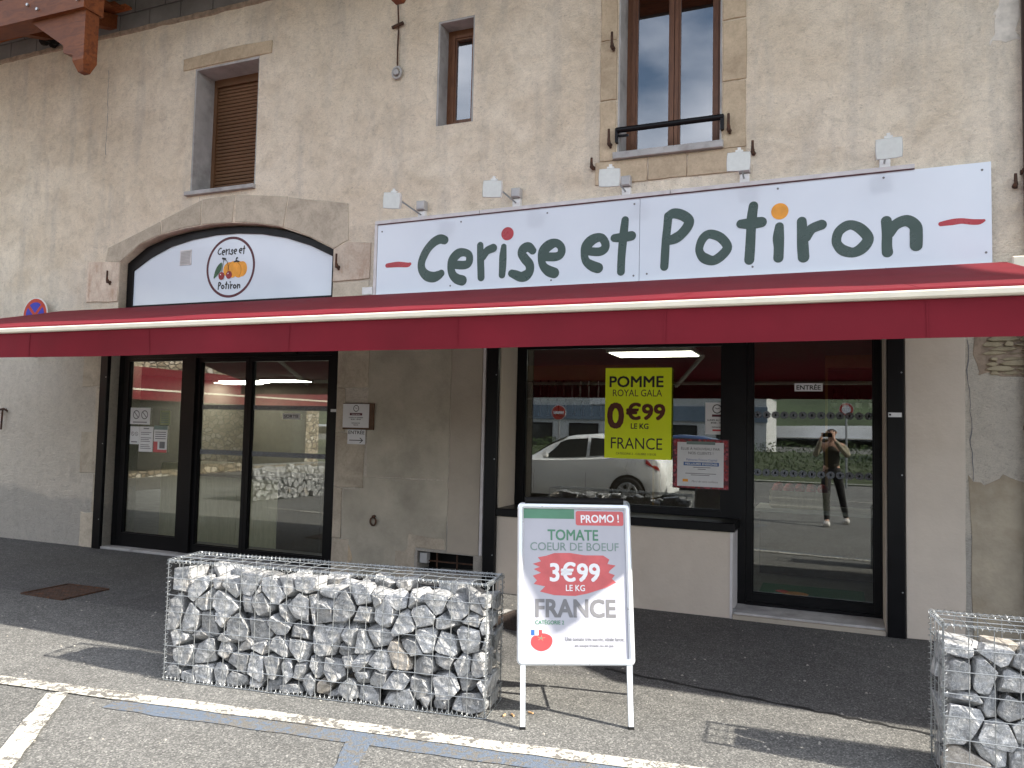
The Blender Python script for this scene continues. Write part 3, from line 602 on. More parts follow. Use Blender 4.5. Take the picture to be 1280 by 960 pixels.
for a, b in ((-2.0, -1.52), (-1.51, -1.17), (-1.16, -0.67)): slab([(a, 3.80), (b, 3.80), (b, 4.008), (a, 4.008)], -0.013, M['limestone'], 'surround_stone', 0.004)
rail = MB(); rail.tube([(-1.80, -0.03, 4.285), (-0.85, -0.03, 4.285)], 0.026, 12); rail.box(-1.81, -1.79, -0.05, 0.0, 4.17, 4.30); rail.box(-0.875, -0.845, -0.05, 0.0, 4.17, 4.30); rail.box(-1.80, -1.70, -0.01, 0.02, 4.235, 4.25)
rail.build('guard_rail', M['black'], BLD)
# black shutter guide columns
for x0, x1 in ((-8.17, -8.045), (-3.04, -2.915), (0.415, 0.54)):
    mb = MB(); mb.cbox(x0, x1, -0.045, 0.01, 0.0, 2.62, 0.006); mb.build('guide_column', M['black'], BLD)
    sc_ = MB(); [sc_.disc(((x1-0.02), -0.045, z), 0.006, n=10, depth=0.003) for z in (0.35, 1.25, 2.05)]; sc_.build('screws', M['galv'], BLD)
# brown fascia boxes hidden behind the awning
mb = MB(); mb.box(-2.91, 0.41, 0.05, 0.44, 2.42, 2.62); mb.build('shopfront_head', M['black_matt'], BLD)
# stall riser and sill under the shop window
mb = MB(); mb.box(-2.909, -0.77, 0.0, 0.40, 0.0, 0.715); mb.build('stall_riser', M['render'], BLD)
mb = MB(); mb.box(-0.775, -0.755, -0.004, 0.40, 0.0, 0.716); mb.build('corner_trim', M['white_frame'], BLD)
mb = MB(); mb.cbox(-2.912, -0.735, -0.035, 0.42, 0.717, 0.79, 0.006); mb.build('window_sill', M['black'], BLD, label='black metal sill under the shop window')
MB().box(-2.912, -2.905, 0.012, 0.41, 0.79, 2.62).build('reveal_lining', M['render'], BLD); MB().box(0.405, 0.412, 0.012, 0.41, 0.0, 2.62).build('reveal_lining', M['render'], BLD)
def framed(name, x0, x1, z0, z1, y, t, tb, glassm='glass', label=None, tt=None, depth=0.06):
    tt = tt or t; mb = MB(); mb.box(x0, x0+t, y, y+depth, z0, z1); mb.box(x1-t, x1, y, y+depth, z0, z1); mb.box(x0+t+0.0005, x1-t-0.0005, y+0.001, y+depth, z0, z0+tb); mb.box(x0+t+0.0005, x1-t-0.0005, y+0.001, y+depth, z1-tt, z1)
    # glazing bead
    a = 0.012; mb.box(x0+t, x0+t+a, y+0.012, y+0.03, z0+tb, z1-tt); mb.box(x1-t-a, x1-t, y+0.012, y+0.03, z0+tb, z1-tt); mb.box(x0+t+a, x1-t-a, y+0.013, y+0.03, z0+tb, z0+tb+a)
    o = mb.build(name, M['black'], BLD, label=label)
    gp = MB(); gp.box(x0+t+0.0005, x1-t-0.0005, y+0.032, y+0.040, z0+tb+0.0005, z1-tt-0.0005); gp.build('pane', M[glassm], o)
    return o
FW = framed('shop_window', -2.90, -0.815, 0.791, 2.42, 0.40, 0.085, 0.055)
mb = MB(); mb.box(-0.814, -0.685, 0.385, 0.47, 0.05, 2.42); mb.build('mullion', M['black'], BLD)
ED = framed('entrance_door', -0.684, 0.395, 0.075, 2.42, 0.40, 0.05, 0.075, label='glass entrance door with two rows of frosted dots')
mb = MB(); mb.box(0.396, 0.404, 0.36, 0.47, 0.05, 2.42); mb.box(-0.684, 0.395, 0.37, 0.47, 0.05, 0.074); mb.build('door_frame', M['black'], BLD)
mb = MB(); mb.cbox(-0.75, 0.404, 0.02, 0.50, 0.0, 0.05, 0.01); mb.build('door_step', M['concrete'], BLD)
mb = MB(); mb.box(-0.75, 0.404, -0.02, 0.019, 0.0, 0.035); mb.build('step_edge', M['render_beige'], BLD)
mb = MB(); mb.tube([(-0.745, 0.05, 0.06), (-0.745, 0.05, 0.075)], 0.016, 12); mb.build('door_stop', M['galv'], BLD)
# left bay: black frame, fixed light, sliding door
mb = MB(); mb.box(-8.03, -7.955, 0.11, 0.20, 0.03, 2.46); mb.box(-4.93, -4.775, 0.11, 0.20, 0.03, 2.46); mb.box(-7.954, -4.931, 0.112, 0.20, 2.28, 2.86); mb.build('bay_frame', M['black'], BLD)
mb = MB(); mb.cbox(-8.10, -4.78, -0.02, 0.45, 0.0, 0.03, 0.006); mb.build('threshold', M['concrete'], BLD)
framed('fixed_light', -7.953, -6.94, 0.031, 2.279, 0.112, 0.085, 0.16, tt=0.03)
mb = MB(); mb.box(-6.939, -6.80, 0.09, 0.19, 0.031, 2.279); mb.build('mullion', M['black'], BLD)
framed('sliding_door_leaf', -6.799, -6.05, 0.031, 2.279, 0.125, 0.045, 0.10, tt=0.05)
framed('sliding_door_leaf', -6.049, -4.931, 0.031, 2.279, 0.128, 0.045, 0.10, tt=0.05)
mb = MB(); mb.box(-5.58, -5.38, 0.085, 0.11, 2.30, 2.36); mb.build('motion_sensor', M['black_matt'], BLD)
mb = MB(); mb.box(-4.915, -4.80, 0.104, 0.11, 1.675, 1.705); mb.build('maker_plate', M['paper'], BLD)
mb = MB(); mb.box(0.425, 0.52, -0.049, -0.045, 1.70, 1.735); mp_ = mb.build('maker_plate', M['paper'], BLD)
mb = MB(); mb.box(0.43, 0.445, -0.051, -0.049, 1.711, 1.726); mb.build('print', M['print_black'], mp_)
# frosted safety bands
def band(x0, x1, z, y, w, h, step, parent, oval):
    mb = MB(); mb.box(x0, x1, y-0.001, y, z-h/2, z+h/2) if not oval else None
    x = x0+step/2
    while x < x1-step*0.3:
        if oval: mb.disc((x, y, z), w/2, n=16, depth=0.001, rz=h/2)
        x += step
    mb.build('frosted_band', M['etch'], parent, kind='stuff')
    mb = MB(); x = x0+step/2
    while x < x1-step*0.3:
        if oval: mb.disc((x, y-0.002, z), w/9, n=8, depth=0.0005, rz=h/5)
        else: mb.box(x-w/2, x+w/2, y-0.0025, y-0.002, z-h*0.28, z+h*0.28)
        x += step
    mb.build('band_motif', M['black_matt'] if oval else M['etch'], parent, kind='stuff')
for z in (1.715, 1.205): band(-0.63, 0.34, z, 0.43, 0.07, 0.065, 0.075, ED, True)
lv = [o for o in BLD.children if o.name.startswith('sliding_door_leaf')]
for lf, (a, b) in zip(lv, ((-6.74, -6.10), (-5.99, -4.99))):
    for z in (1.71, 1.195): band(a, b, z, 0.152, 0.035, 0.055, 0.062, lf, False)
# arched white sign above the left bay, its black rim a part of the building
ar = [(-7.965, 2.861), (-7.965, 3.455), (-7.66, 3.635), (-7.32, 3.73), (-6.97, 3.775), (-6.60, 3.795), (-6.27, 3.785), (-5.93, 3.75), (-5.60, 3.685), (-5.2, 3.545), (-4.885, 3.40), (-4.885, 2.861)]
ai = [(-7.87, 2.93), (-7.87, 3.36), (-7.60, 3.505), (-7.28, 3.62), (-6.95, 3.68), (-6.60, 3.71), (-6.27, 3.705), (-5.93, 3.672), (-5.60, 3.605), (-5.25, 3.49), (-4.96, 3.355), (-4.96, 2.93)]
plate('arch_frame', ar, [ai], 0.10, 0.16, M['black'], BLD)
# roof overhang: soffit boards, purlins and the decorated posts
rf = MB(); rf.add([(-14.4, -1.95, 6.75), (7.6, -1.95, 6.75), (7.6, 0.5, 7.6), (-14.4, 0.5, 7.6), (-14.4, -1.95, 6.85), (7.6, -1.95, 6.85), (7.6, 0.5, 7.7), (-14.4, 0.5, 7.7)], [(0, 1, 2, 3), (4, 7, 6, 5), (0, 4, 5, 1), (1, 5, 6, 2), (2, 6, 7, 3), (3, 7, 4, 0)])
rf.build('roof', M['timber'], BLD)
rf = MB(); rf.add([(-14.4, 0.5, 7.6), (7.6, 0.5, 7.6), (7.6, 9.5, 10.6), (-14.4, 9.5, 10.6)], [(0, 1, 2, 3)]); rf.build('roof_slope', M['darkbrown'], BLD)
mb = MB(); mb.tube([(-14.4, -2.0, 6.82), (7.6, -2.0, 6.80)], 0.07, 10); mb.build('gutter', M['darkbrown'], BLD)
for px, tip in ((-6.45, 4.77), (-3.07, 4.80)):
    mb = MB(); y = -1.80; s_ = 0.072; q_ = 0.035; zs_ = tip+0.10
    mb.add([(px-s_, y-s_, zs_), (px+s_, y-s_, zs_), (px+s_, y+s_, zs_), (px-s_, y+s_, zs_), (px-s_, y-s_, 6.76), (px+s_, y-s_, 6.76), (px+s_, y+s_, 6.76), (px-s_, y+s_, 6.76), (px-q_, y-q_, tip), (px+q_, y-q_, tip), (px+q_, y+q_, tip), (px-q_, y+q_, tip)],
           [(0, 1, 5, 4), (1, 2, 6, 5), (2, 3, 7, 6), (3, 0, 4, 7), (4, 5, 6, 7), (8, 9, 1, 0), (9, 10, 2, 1), (10, 11, 3, 2), (11, 8, 0, 3), (8, 11, 10, 9)]); mb.build('roof_post', M['timber'], BLD)
mb = MB(); mb.box(-9.8, -6.36, -1.91, -1.70, 5.34, 5.60, T=Matrix.Translation((-6.4, 0, 5.34)) @ Matrix.Rotation(radians(1.0), 4, 'Y') @ Matrix.Translation((6.4, 0, -5.34))); tb = mb.build('tie_beam', M['timber'], BLD)
for bx, bz in ((-6.44, 5.42), (-6.44, 5.52), (-6.98, 5.43), (-7.12, 5.50)): bo = MB().disc((bx, -1.905, bz), 0.014, n=12, depth=0.02).build('bolt', M['galv'], BLD)
BP = [(-7.12, 5.345), (-6.66, 5.04), (-6.66, 4.97), (-6.523, 4.93), (-6.523, 5.345)]
br = MB(); br.add([(x, y, z) for y in (-1.865, -1.74) for x, z in BP], [(0, 1, 2, 3, 4), (9, 8, 7, 6, 5)] + [(i, (i+1) % 5, 5+(i+1) % 5, 5+i) for i in range(5)]); br.build('brace', M['timber'], BLD)
for k in range(13):
    y = -1.93+k*0.152; z = 6.02+k*0.05; mb = MB(); mb.box(-10.5, -8.0, y, y+0.147, z, z+0.025); mb.build('soffit_board', M['timber_light'] if k % 3 == 0 else M['timber'], BLD)
for rx in (-8.3, -9.2):
    mb = MB(); mb.add([(x, y, z) for x in (rx-0.06, rx+0.06) for y, z in ((-1.93, 5.82), (-1.93, 5.98), (0.0, 6.60), (0.0, 6.42), (-1.5, 5.93), (-1.7, 5.85))], [(0, 1, 2, 3, 4, 5), (11, 10, 9, 8, 7, 6)] + [(i, (i+1) % 6, 6+(i+1) % 6, 6+i) for i in range(6)]); mb.build('rafter', M['timber'], BLD)
# side and back walls so that the block is solid
mb = MB(); mb.box(-14, -13.6, 0.46, 9.5, 0, 8); mb.box(8.6, 9, 0.46, 9.5, 0, 8); mb.box(-13.6, 8.6, 9.1, 9.5, 0, 8); mb.build('rear_walls', M['plaster'], BLD)
MB().box(-9, 1, 0.9, 0.95, 3.2, 7.0).build('blackout_wall', M['black_matt'], BLD); MB().box(-9, 1, 0.46, 0.95, 3.1, 3.18).build('blackout_floor', M['black_matt'], BLD); MB().box(-9.05, -9.0, 0.46, 0.95, 3.1, 7.0).build('blackout_side', M['black_matt'], BLD); MB().box(1.0, 1.05, 0.46, 0.95, 3.1, 7.0).build('blackout_side', M['black_matt'], BLD)  # black box added behind the upper windows to keep stray light out
# dark opening with grating in the pier foot
mb = MB(); mb.box(-3.76, -3.15, 0.25, 0.27, 0.1, 0.33); mb.box(-3.76, -3.15, 0.05, 0.26, 0.115, 0.125); mb.build('vent_back', M['black_matt'], BLD)
mb = MB(); [mb.box(x, x+0.012, 0.06, 0.075, 0.13, 0.315) for x in (-3.58, -3.36)]; mb.box(-3.76, -3.15, 0.061, 0.074, 0.215, 0.228); mb.build('vent_bars', M['rust'], BLD)

# ================================================================== INTERIOR
def struct(name, mb, m): return tag(mb.build(name, m), kind='structure')
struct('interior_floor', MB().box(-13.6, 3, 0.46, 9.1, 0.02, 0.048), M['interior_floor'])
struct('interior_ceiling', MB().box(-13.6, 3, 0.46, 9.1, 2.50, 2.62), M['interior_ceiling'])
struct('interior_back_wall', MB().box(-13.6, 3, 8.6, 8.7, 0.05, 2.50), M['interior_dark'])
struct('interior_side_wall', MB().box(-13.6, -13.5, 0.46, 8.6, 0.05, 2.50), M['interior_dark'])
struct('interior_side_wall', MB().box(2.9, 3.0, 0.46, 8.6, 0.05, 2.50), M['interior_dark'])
for i, (x, y) in enumerate(((-12.9, 7.6), (-12.2, 7.0), (-10.9, 6.8))):
    t_ = empty('ceiling_light', (x, y, 2.45), ('lit ceiling panel, leftmost of the three seen through the exit doors', 'lit ceiling panel in the middle of the three seen through the exit doors', 'lit ceiling panel, rightmost of the three seen through the exit doors')[i], 'ceiling light', 'ceiling lights inside the shop')
    MB().box(x-0.5, x+0.5, y-0.32, y+0.32, 2.45, 2.499).build('frame', M['white_frame'], t_); MB().box(x-0.47, x+0.47, y-0.29, y+0.29, 2.440, 2.449).build('diffuser', M['led'], t_)
for x, y, lab in ((-7.3, 0.36, 'leftmost'), (-5.5, 0.36, 'middle'), (-1.9, 2.2, 'rightmost')):  # extra panels, added to brighten the interior and counter
    t_ = empty('ceiling_light', (x, y, 2.45), 'added fill light panel close behind the shop windows, %s of that row' % lab, 'ceiling light', 'ceiling lights inside the shop'); hd_ = 0.10 if y < 1 else 0.3
    MB().box(x-0.5, x+0.5, y-hd_, y+hd_, 2.45, 2.499).build('frame', M['white_frame'], t_); MB().box(x-0.47, x+0.47, y-hd_+0.02, y+hd_-0.02, 2.440, 2.449).build('diffuser', M['fill_front' if y < 1 else 'fill_soft'], t_)
ct = empty('sales_counter', (-7.2, 0.9, 0.05), 'pale oak panelled counter standing behind the exit doors', 'counter')
for k in range(5):
    a = -7.95+k*0.62; MB().box(a+0.003, a+0.617, 0.75, 1.5, 0.05, 1.0 if k < 1 else 0.86).build('panel', M['counter_wood'] if k < 3 else M['shelf_dark'], ct)
MB().box(-7.3, -4.9, 0.74, 1.55, 0.861, 0.90).build('worktop', M['shelf_dark'], ct)
def shelving(name, x0, x1, y, z0, z1, n, label, goods, seed, fascia=None):
    r_ = random.Random(seed); t_ = empty(name, ((x0+x1)/2, y, 0.05), label, 'shelf unit')
    MB().box(x0, x1, y+0.4, y+0.43, 0.05, z1).build('back_panel', M['shelf_dark'], t_)
    for sx in (x0, x1-0.03): MB().box(sx, sx+0.03, y, y+0.4, 0.05, z1).build('side_panel', M['ochre'] if fascia else M['shelf_dark'], t_)
    for i in range(n):
        z = z0+(z1-z0)*i/n; MB().box(x0+0.031, x1-0.031, y, y+0.39, z, z+0.025).build('shelf', M['shelf_dark'], t_)
        if goods == 'bottle':
            x = x0+0.1; prof = [(0.0, 0.034), (0.16, 0.034), (0.20, 0.014), (0.27, 0.013), (0.28, 0.015)]
            while x < x1-0.08:
                mb = MB(); mb.tube([(0, 0, h) for h, _ in prof], [q for _, q in prof], 8)
                b = mb.build('bottle', M['bottle'], loc=(0, 0, 0)); b.location = (x, y+0.08, z+0.026); tag(b, 'dark bottle standing on the shop shelf', 'bottle', 'bottles on the shelves inside the shop')
                if seed == 2: x += r_.uniform(0.12, 0.15); continue
                lb = MB(); lb.tube([(0, 0, 0.05), (0, 0, 0.11)], 0.0348, 8, cap=False); l_ = lb.build('bottle_label', M['paper']); l_.parent = b; WL[l_.name] = Vector((0, 0, 0))
                x += r_.uniform(0.12, 0.15)
    if fascia: MB().box(x0, x1, y-0.02, y+0.42, z1, z1+fascia).build('header', M['ochre'], t_)
    return t_
shelving('bottle_shelf', -0.05, 0.95, 3.2, 1.80, 2.35, 1, 'ochre shelf unit of dark bottles behind the entrance door', 'bottle', 1, 0.35)
shelving('bottle_shelf', -4.6, -2.3, 4.2, 1.72, 2.28, 2, 'long dark shelf of bottles behind the shop window', 'bottle', 2, 0.3)
mt = MB().box(-0.62, 0.30, 0.62, 1.45, 0.049, 0.058).build('door_mat', M['mat_green'], loc=(0, 1, 0.05)); tag(mt, 'green door mat printed with an orange and red fruit just inside the entrance', 'door mat')
MB().disc((-0.30, 1.02, 0.0585), 0.12, 'z', 20, 0.001, 0.1).build('print', M['fruit_orange'], mt); MB().disc((-0.42, 1.08, 0.0600), 0.06, 'z', 16, 0.001, 0.06).build('print', M['print_red'], mt)
def crate(x, y, z, m, label, seed):
    r_ = random.Random(seed); t_ = empty('fruit_crate', (x, y, z), label, 'crate')
    for s_ in (-1, 1):
        for k in range(3): MB().box(x-0.3, x+0.3, y+s_*0.2-0.006, y+s_*0.2+0.006, z+0.02+k*0.06, z+0.065+k*0.06).build('slat', M['counter_wood'], t_)
        for k in range(3): MB().box(x+s_*0.3-0.006, x+s_*0.3+0.006, y-0.19, y+0.19, z+0.02+k*0.06, z+0.065+k*0.06).build('slat', M['counter_wood'], t_)
    MB().box(x-0.29, x+0.29, y-0.19, y+0.19, z, z+0.018).build('base', M['counter_wood'], t_)
    me = None
    for a in range(5):
        for b in range(3):
            px, py, pz = x-0.23+a*0.115, y-0.12+b*0.12, z+0.19+r_.uniform(0, 0.025)
            if me is None:
                bm = bmesh.new(); bmesh.ops.create_icosphere(bm, subdivisions=2, radius=0.056); me = bpy.data.meshes.new('fruit'); bm.to_mesh(me); bm.free(); me.shade_smooth(); me.materials.append(m)
            o = link('fruit', me, None); o.location = (px, py, pz); tag(o, 'round fruit heaped in a crate inside the shop', 'fruit', 'fruits in the crates inside the shop')
crate(-0.30, 2.3, 0.75, M['apple'], 'wooden crate of red apples behind the entrance door', 1)
tb_ = empty('display_table', (-0.1, 2.4, 0.05), 'grey display table carrying the crate of red apples', 'table'); MB().box(-0.75, 0.55, 2.0, 2.7, 0.71, 0.745).build('tabletop', M['grey_plastic'], tb_); MB().box(-0.70, 0.50, 2.05, 2.65, 0.05, 0.709).build('body', M['shelf_dark'], tb_)
crate(-5.35, 3.0, 0.85, M['fruit_orange'], 'wooden crate of orange fruit seen through the exit doors', 2)
tb_ = empty('display_table', (-5.3, 3.0, 0.05), 'dark display table carrying the crate of orange fruit', 'table'); MB().box(-6.2, -4.7, 2.7, 3.4, 0.81, 0.845).build('tabletop', M['shelf_dark'], tb_); MB().box(-6.1, -4.8, 2.8, 3.3, 0.05, 0.809).build('body', M['shelf_dark'], tb_)

# ================================================================== AWNING
AW = empty('awning', (-3.8, 0, 2.86), 'long red retractable shop awning with cream front bar over the whole shopfront', 'awning')
AX0, AX1, AYF, AZF, AZW = -8.85, 1.22, -2.80, 2.225, 2.87
def aw_pt(u, v):
    x = AX0+(AX1-AX0)*u; y = -0.10+(AYF+0.10)*v
    sag = 0.030*sin(pi*v)*(0.7+0.5*mnoise.noise(Vector((x*0.6, 0.3, 0)))) + 0.010*v*mnoise.noise(Vector((x*1.7, v*2.0, 4))) - 0.012*max(0, v-0.6)*abs(mnoise.noise(Vector((x*7, v*1.2, 8))))*2.5
    return (x, y, AZW+(AZF-AZW)*v - sag)
mb = MB(); NU, NV = 140, 22
for i in range(NU+1):
    for j in range(NV+1): mb.v.append(Vector(aw_pt(i/NU, j/NV)))
for i in range(NU):
    for j in range(NV): a = i*(NV+1)+j; mb.f.append((a, a+1, a+NV+2, a+NV+1))
mb.build('canopy_cloth', M['awning'], AW, smooth=True)
mb = MB(); vs = []; NU = 160
for i in range(NU+1):
    x = AX0+(AX1-AX0)*i/NU
    for j, z in enumerate((2.178, 2.12, 2.06, 1.995)):
        vs.append((x, AYF-0.03+0.012*j*mnoise.noise(Vector((x*0.9, j*0.25, 2))), z+(0.006*mnoise.noise(Vector((x*0.7, 1, 0))) if j == 3 else 0)))
mb.add(vs, [(4*i+j, 4*i+j+1, 4*i+j+5, 4*i+j+4) for i in range(NU) for j in range(3)]); mb.build('valance', M['awning'], AW, smooth=True)
mb = MB(); mb.cbox(AX0-0.02, AX1+0.02, AYF-0.055, AYF+0.03, 2.18, 2.218, 0.008); mb.build('front_bar', M['cream'], AW)
mb = MB(); mb.tube([(AX0, AYF-0.01, 2.227), (AX1, AYF-0.01, 2.227)], 0.011, 8); mb.build('piping', M['awning'], AW)
mb = MB(); mb.tube([(AX0, -0.06, AZW-0.045), (AX1, -0.06, AZW-0.045)], 0.03, 12); mb.build('roller', M['cream'], AW)
mb = MB(); mb.cbox(AX1+0.03, AX1+0.12, -0.16, -0.01, 2.80, 2.90, 0.01); mb.build('wall_bracket', M['cream'], AW)
for ax in (-7.6, -4.9, -2.0, 0.6):
    mb = MB(); mb.tube([(ax, -0.08, 2.72), (ax+0.65, -1.35, 2.42), (ax+0.1, AYF+0.04, 2.16)], 0.028, 8); mb.build('folding_arm', M['cream'], AW)

k = 0
for sx_ in (-7.9, -6.72, -5.53, -4.34, -3.15, -1.97, -0.78, 0.41):
    u = (sx_-AX0)/(AX1-AX0); sm = MB(); P_ = [Vector(aw_pt(u, v/20))+Vector((0, 0, 0.002)) for v in range(21)]
    sm.v += [p+Vector((d_, 0, 0)) for p in P_ for d_ in (-0.0035, 0.0035)]; sm.f += [(2*i, 2*i+1, 2*i+3, 2*i+2) for i in range(20)]
    b0 = len(sm.v); P_ = [Vector((sx_, AYF-0.034+0.012*j*mnoise.noise(Vector((sx_*0.9, j*0.25, 2))), z)) for j, z in enumerate((2.176, 2.12, 2.06, 1.998))]
    sm.v += [p+Vector((d_, 0, 0)) for p in P_ for d_ in (-0.0035, 0.0035)]; sm.f += [(b0+2*i, b0+2*i+1, b0+2*i+3, b0+2*i+2) for i in range(3)]; sm.build('seam', M['awning'], AW)
# MAIN SIGN
SG = empty('shop_sign', (-1.6, 0, 2.88), 'wide glossy white shop sign reading Cerise et Potiron in dark green hand lettering', 'sign')
for a, b in ((-4.30, -1.571), (-1.567, 1.14)):
    za, zb = 3.60+(a+4.3)*0.011, 3.60+(b+4.3)*0.011
    if b > 0: pass
    mb = MB(); mb.add([(a, -0.05, 2.80), (b, -0.05, 2.80), (b, -0.05, zb), (a, -0.05, za), (a, -0.012, 2.80), (b, -0.012, 2.80), (b, -0.012, zb), (a, -0.012, za)], [(0, 1, 2, 3), (7, 6, 5, 4), (0, 4, 5, 1), (1, 5, 6, 2), (2, 6, 7, 3), (3, 7, 4, 0)])
    mb.build('sign_panel', M['sign'], SG)
mb = MB()
for a, b, d in ((-4.33, -3.15, 0), (-3.145, -1.30, 0), (-1.295, 0.62, 0), (0.03, 0.86, 0.002)):
    if a > 0: continue
    za, zb = 3.608+(a+4.3)*0.011, 3.608+(b+4.3)*0.011
    mb.add([(a, -0.062, za), (b, -0.062, zb), (b, -0.062, zb+0.034), (a, -0.062, za+0.034), (a, -0.005, za), (b, -0.005, zb), (b, -0.005, zb+0.034), (a, -0.005, za+0.034)], [(0, 1, 2, 3), (7, 6, 5, 4), (0, 4, 5, 1), (1, 5, 6, 2), (2, 6, 7, 3), (3, 7, 4, 0)])
mb.box(-4.335, -4.303, -0.058, -0.008, 2.80, 3.607)
mb.build('cable_trunking', M['white_frame'], SG)
mb = MB(); mb.tube([(-4.30, -0.058, 3.602), (0.62, -0.058, 3.655)], 0.0035, 6); mb.build('red_edge_trim', M['print_maroon'], SG)
mb = MB()
for x, z in ((-4.25, 3.53), (-3.35, 3.56), (-2.45, 3.57), (-1.62, 3.58), (-1.5, 2.94), (-1.62, 2.93), (-0.4, 3.60), (0.4, 3.61), (1.08, 3.60), (1.10, 2.96), (-3.45, 2.93), (-2.4, 2.93), (-0.6, 2.95)):
    mb.disc((x, -0.0501, z), 0.009, n=10, depth=0.002)
mb.build('screws', M['print_grey'], SG)
YL = -0.0512
prev = None; mbs = {}
for i, (nm, c, cl, pts) in enumerate(STROKES):
    key = nm if (nm == prev and nm in 'rtPn') else None
    if key is None or 'cur' not in globals():
        cur = MB(); curc = c; LET = (cur, nm, c); mbs[i] = LET; depth = 0
    else: depth += 1
    pts = [(a_, b_, w_*1.10) for a_, b_, w_ in pts]
    ribbon(cur, pts, YL-0.0012*depth, bool(cl)); prev = None if (nm == prev and depth >= 1) else nm
for i, (b_, nm, c) in mbs.items(): b_.build('dash' if nm == 'dash' else 'letter', M['letter_green'] if c == 'g' else M['letter_red'], SG)
(x, z, r), (x2, z2, r2) = DOTS
MB().disc((x, YL, z), r, n=36, depth=0.0008).build('letter_dot', M['letter_red'], SG, label='red dot of the first i'); MB().disc((x2, YL, z2), r2, n=36, depth=0.0008).build('letter_dot', M['orange'], SG, label='orange dot of the second i')

# ================================================================== ARCHED SIGN
AS = empty('arched_sign', (-6.4, 0, 2.93), 'arched white panel with round cherry and pumpkin logo above the exit doors', 'sign')
plate('panel', [(x*1.0, z) for x, z in ai], [], 0.118, 0.13, M['sign'], AS)
LX, LZ, LR = -6.375, 3.322, 0.355
def ring(mb, cx, cz, r0, r1, y, n=64):
    k = len(mb.v)
    for i in range(n):
        a = 2*pi*i/n; mb.v += [Vector((cx+r0*cos(a), y, cz+r0*sin(a))), Vector((cx+r1*cos(a), y, cz+r1*sin(a)))]
    for i in range(n): j = (i+1) % n; mb.f.append((k+2*i, k+2*i+1, k+2*j+1, k+2*j))
    return mb
mb = MB(); ring(mb, LX, LZ, LR-0.030, LR, 0.1165); mb.build('logo_ring', M['print_maroon'], AS)
def blob(pts, y, m, parent, name='print', n=5):
    P = catmull([(a, b) for a, b in pts], n, True); mb = MB(); mb.add([(a, y, b) for a, b in P], [tuple(range(len(P)))]); return mb.build(name, m, parent)
def L(u, v): return (LX+(u-405)/322*LR, LZ-(v-527)/404*LR)      # logo drawn on its own 322 x 404 grid
for cu_, cv_, ru, rv in ((395, 560, 82, 100), (560, 560, 66, 100), (440, 560, 72, 108), (520, 565, 75, 108)):
    blob([L(cu_+ru*cos(a), cv_+rv*sin(a)) for a in [k*pi/6 for k in range(12)]], 0.1160-0.0002*(cu_ % 7), M['orange'], AS, 'pumpkin_lobe')
ln = MB()
for pts in ([(410, 470, 2), (380, 520, 3), (375, 600, 3), (400, 660, 2)], [(500, 470, 2), (540, 520, 3), (550, 590, 3), (530, 660, 2)]): ribbon(ln, [(*L(a, b), w*LR/322) for a, b, w in pts], 0.1138)
ln.build('pumpkin_crease', simple('dark_orange_print', (0.45, 0.16, 0.01), 0.5), AS)
mb = MB(); ribbon(mb, [(*L(455, 462), 0.008), (*L(485, 455), 0.010), (*L(520, 462), 0.008)], 0.1134); ribbon(mb, [(*L(485, 455), 0.008), (*L(480, 430), 0.007), (*L(492, 412), 0.011)], 0.1130); mb.build('pumpkin_stalk', M['print_black'], AS)
mb = MB(); ribbon(mb, [(*L(300, 405), 0.012), (*L(335, 415), 0.012)], 0.1134); ribbon(mb, [(*L(320, 410), 0.004), (*L(365, 460), 0.003), (*L(390, 570), 0.003)], 0.1130); ribbon(mb, [(*L(318, 410), 0.004), (*L(305, 500), 0.003), (*L(295, 585), 0.003)], 0.1126); mb.build('cherry_stem', M['print_black'], AS)
for cu_, cv_ in ((293, 638), (393, 630)):
    blob([L(cu_+40*cos(a), cv_+52*sin(a)) for a in [k*pi/5 for k in range(10)]], 0.1122, M['cherry'], AS, 'printed_cherry'); MB().disc((*L(cu_-12, cv_-20)[:1], 0.1118, L(cu_-12, cv_-20)[1]), 0.008, n=10, depth=0.0003).build('highlight_dot', M['print_white'], AS)
blob([L(290, 460), L(245, 490), L(208, 560), L(190, 665), L(250, 610), L(290, 540)], 0.1126, M['leafgreen'], AS, 'printed_leaf')
# logo words: hand strokes of the big sign repeated small
def small_word(idx, bx, y, w):
    xs = [p[0] for i in idx for p in STROKES[i][3]]; zs = [p[1]-(p[0]+4.3)*0.011 for i in idx for p in STROKES[i][3]]
    a, b, c, d = min(xs), max(xs), min(zs), max(zs); x0, x1, z0, z1 = bx; mb = MB()
    for k, i in enumerate(idx): ribbon(mb, [(x0+(p[0]-a)/(b-a)*(x1-x0), z0+(p[1]-(p[0]+4.3)*0.011-c)/(d-c)*(z1-z0), w) for p in STROKES[i][3]], y-0.0004*(k % 2), bool(STROKES[i][2]), 4, 0.0002)
    mb.build('lettering', M['print_black'], AS)
A_, B_ = L(232, 362), L(588, 262); small_word(list(range(0, 10)), (A_[0], B_[0], A_[1], B_[1]), 0.1162, 0.0075)
A_, B_ = L(255, 812), L(540, 722); small_word(list(range(10, 21)), (A_[0], B_[0], A_[1], B_[1]), 0.1162, 0.0080)
mb = MB(); a, b = L(378, 290); mb.disc((a, 0.1162, b), 0.010, n=10, depth=0.0004); a, b = L(412, 725); mb.disc((a, 0.1162, b), 0.010, n=10, depth=0.0004); mb.build('letter_dot', M['print_black'], AS)
vt = MB().box(-7.14, -6.965, 0.110, 0.1175, 3.385, 3.565).build('vent_surround', M['white_frame'], AS); vg = MB()
for k in range(9): vg.box(-7.125, -6.98, 0.104, 0.1095, 3.40+k*0.0175, 3.409+k*0.0175)
